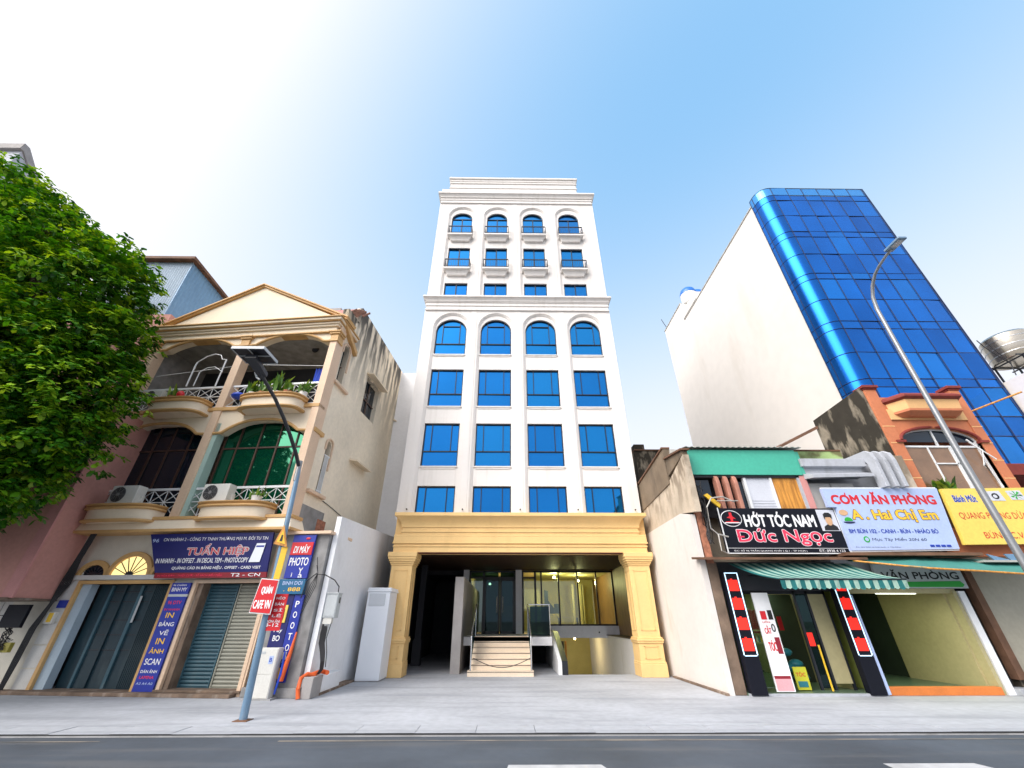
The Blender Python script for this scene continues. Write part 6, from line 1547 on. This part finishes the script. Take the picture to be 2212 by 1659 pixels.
# ================================================================ TREE
TR = thing('broadleaf_tree', 'large dense green broadleaf tree at the left edge', 'tree', (-13.4, 9.8, 0))
MB().tube([(-13.4, 9.8, 0), (-13.5, 9.8, 1.2), (-13.35, 9.8, 2.6), (-13.6, 9.8, 4.5), (-14.0, 9.9, 7), (-15.0, 10, 10), (-16.2, 10, 13)], [.42, .32, .27, .24, .2, .14, .08], 12).build('trunk', 'bark', TR, smooth=True)
rt = random.Random(21)
blobs = [(-12.9, 9.9, 5.9, 2.6, 2.3, 1.8), (-13.0, 9.8, 8.0, 2.6, 2.4, 2.1), (-14.1, 9.9, 10.4, 2.9, 2.4, 2.3), (-16.1, 10.0, 12.3, 2.8, 2.4, 2.2), (-18.1, 10.0, 13.8, 2.4, 2.2, 2.2), (-20.4, 10, 15.2, 2.5, 2.2, 2.3),
         (-12.2, 9.7, 4.5, 1.4, 1.6, .9), (-13.4, 9.8, 4.1, 1.9, 1.8, 1.1), (-14.6, 9.9, 4.5, 2.4, 2.1, 1.5), (-16.5, 9.9, 7.5, 3.2, 2.5, 3.4), (-19.0, 10, 10.5, 3.4, 2.4, 3.2), (-11.45, 9.7, 7.0, 1.5, 1.6, 1.3), (-12.8, 9.8, 10.9, 1.2, 1.5, .9), (-11.75, 9.6, 8.7, 1.2, 1.3, 1.0), (-11.2, 9.7, 5.6, 1.1, 1.3, .8)]
for i, b in enumerate(blobs[:9]):
    MB().tube([(-13.9, 9.9, min(b[2] - 1.2, 7)), ((-13.9 + b[0]) / 2, b[1], b[2] - .6), (b[0], b[1], b[2])], [.13, .08, .03], 7).build('limb', 'bark', TR, smooth=True)
vs, fs, tone = [], [], []
def leaf(p_, dirv, up, L, W, tn):
    d_ = dirv.normalized(); s_ = d_.cross(up).normalized(); n_ = s_.cross(d_)
    o = len(vs)
    tip = p_ + d_ * L - n_ * L * .16; mid1 = p_ + d_ * L * .35; mid2 = p_ + d_ * L * .72 - n_ * L * .05
    for q in (p_, mid1 + s_ * W * .8 - n_ * W * .25 * -1, mid2 + s_ * W * .9 - n_ * W * .1, tip, mid2 - s_ * W * .9 - n_ * W * .1, mid1 - s_ * W * .8 + n_ * W * .25, mid1, mid2):
        vs.append(tuple(q))
    fs.extend([(o, o + 1, o + 6), (o, o + 6, o + 5), (o + 1, o + 2, o + 7, o + 6), (o + 6, o + 7, o + 4, o + 5), (o + 2, o + 3, o + 7), (o + 7, o + 3, o + 4)])
    tone.extend([tn] * 6)
UP = Vector((0, 0, 1))
for (bx, by, bz, rx, ry, rz) in blobs:
    ncl = int(300 * (rx * rz + rx * ry + ry * rz) / 3)
    for _ in range(ncl):
        u = Vector((rt.gauss(0, 1), rt.gauss(0, 1), rt.gauss(0, 1))).normalized()
        if u.y > .5 and rt.random() < .75: continue
        hole = math.sin(u.x * 7 + bx * 3) + math.sin(u.z * 8 + bz * 2) + math.sin((u.x - u.z) * 5 + by)
        rad = rt.uniform(.62, 1.06) ** .7
        bump = 1 + .13 * math.sin(u.x * 5 + bx) * math.cos(u.z * 6 + by * 2) + .06 * math.sin(u.z * 13 + u.x * 9)
        if hole < -.35 and rad > .86: rad *= .80
        c = Vector((bx - .35 + u.x * rx * rad * bump, by + u.y * ry * rad * bump, bz + u.z * rz * rad * bump))
        if c.y > 12.1 or c.z < 2.6: continue
        n_l = rt.randint(5, 8); base = rt.random() * 6.28; tn0 = rt.random() ** 1.3
        outd = Vector((u.x, u.y, u.z * .5 + .15)).normalized()
        for k in range(n_l):
            a = base + k * 6.283 / n_l + rt.uniform(-.3, .3)
            dirv = Vector((math.cos(a), math.sin(a), rt.uniform(-.75, -.05))) + outd * .55
            L = rt.uniform(.13, .24)
            leaf(c + Vector((rt.uniform(-.05, .05), rt.uniform(-.05, .05), rt.uniform(-.06, .06))), dirv, UP + outd * .4, L, L * .30, min(1, max(0, tn0 + rt.uniform(-.15, .15))))
leaf_obj('crown', vs, fs, tone, 'leaf', TR)
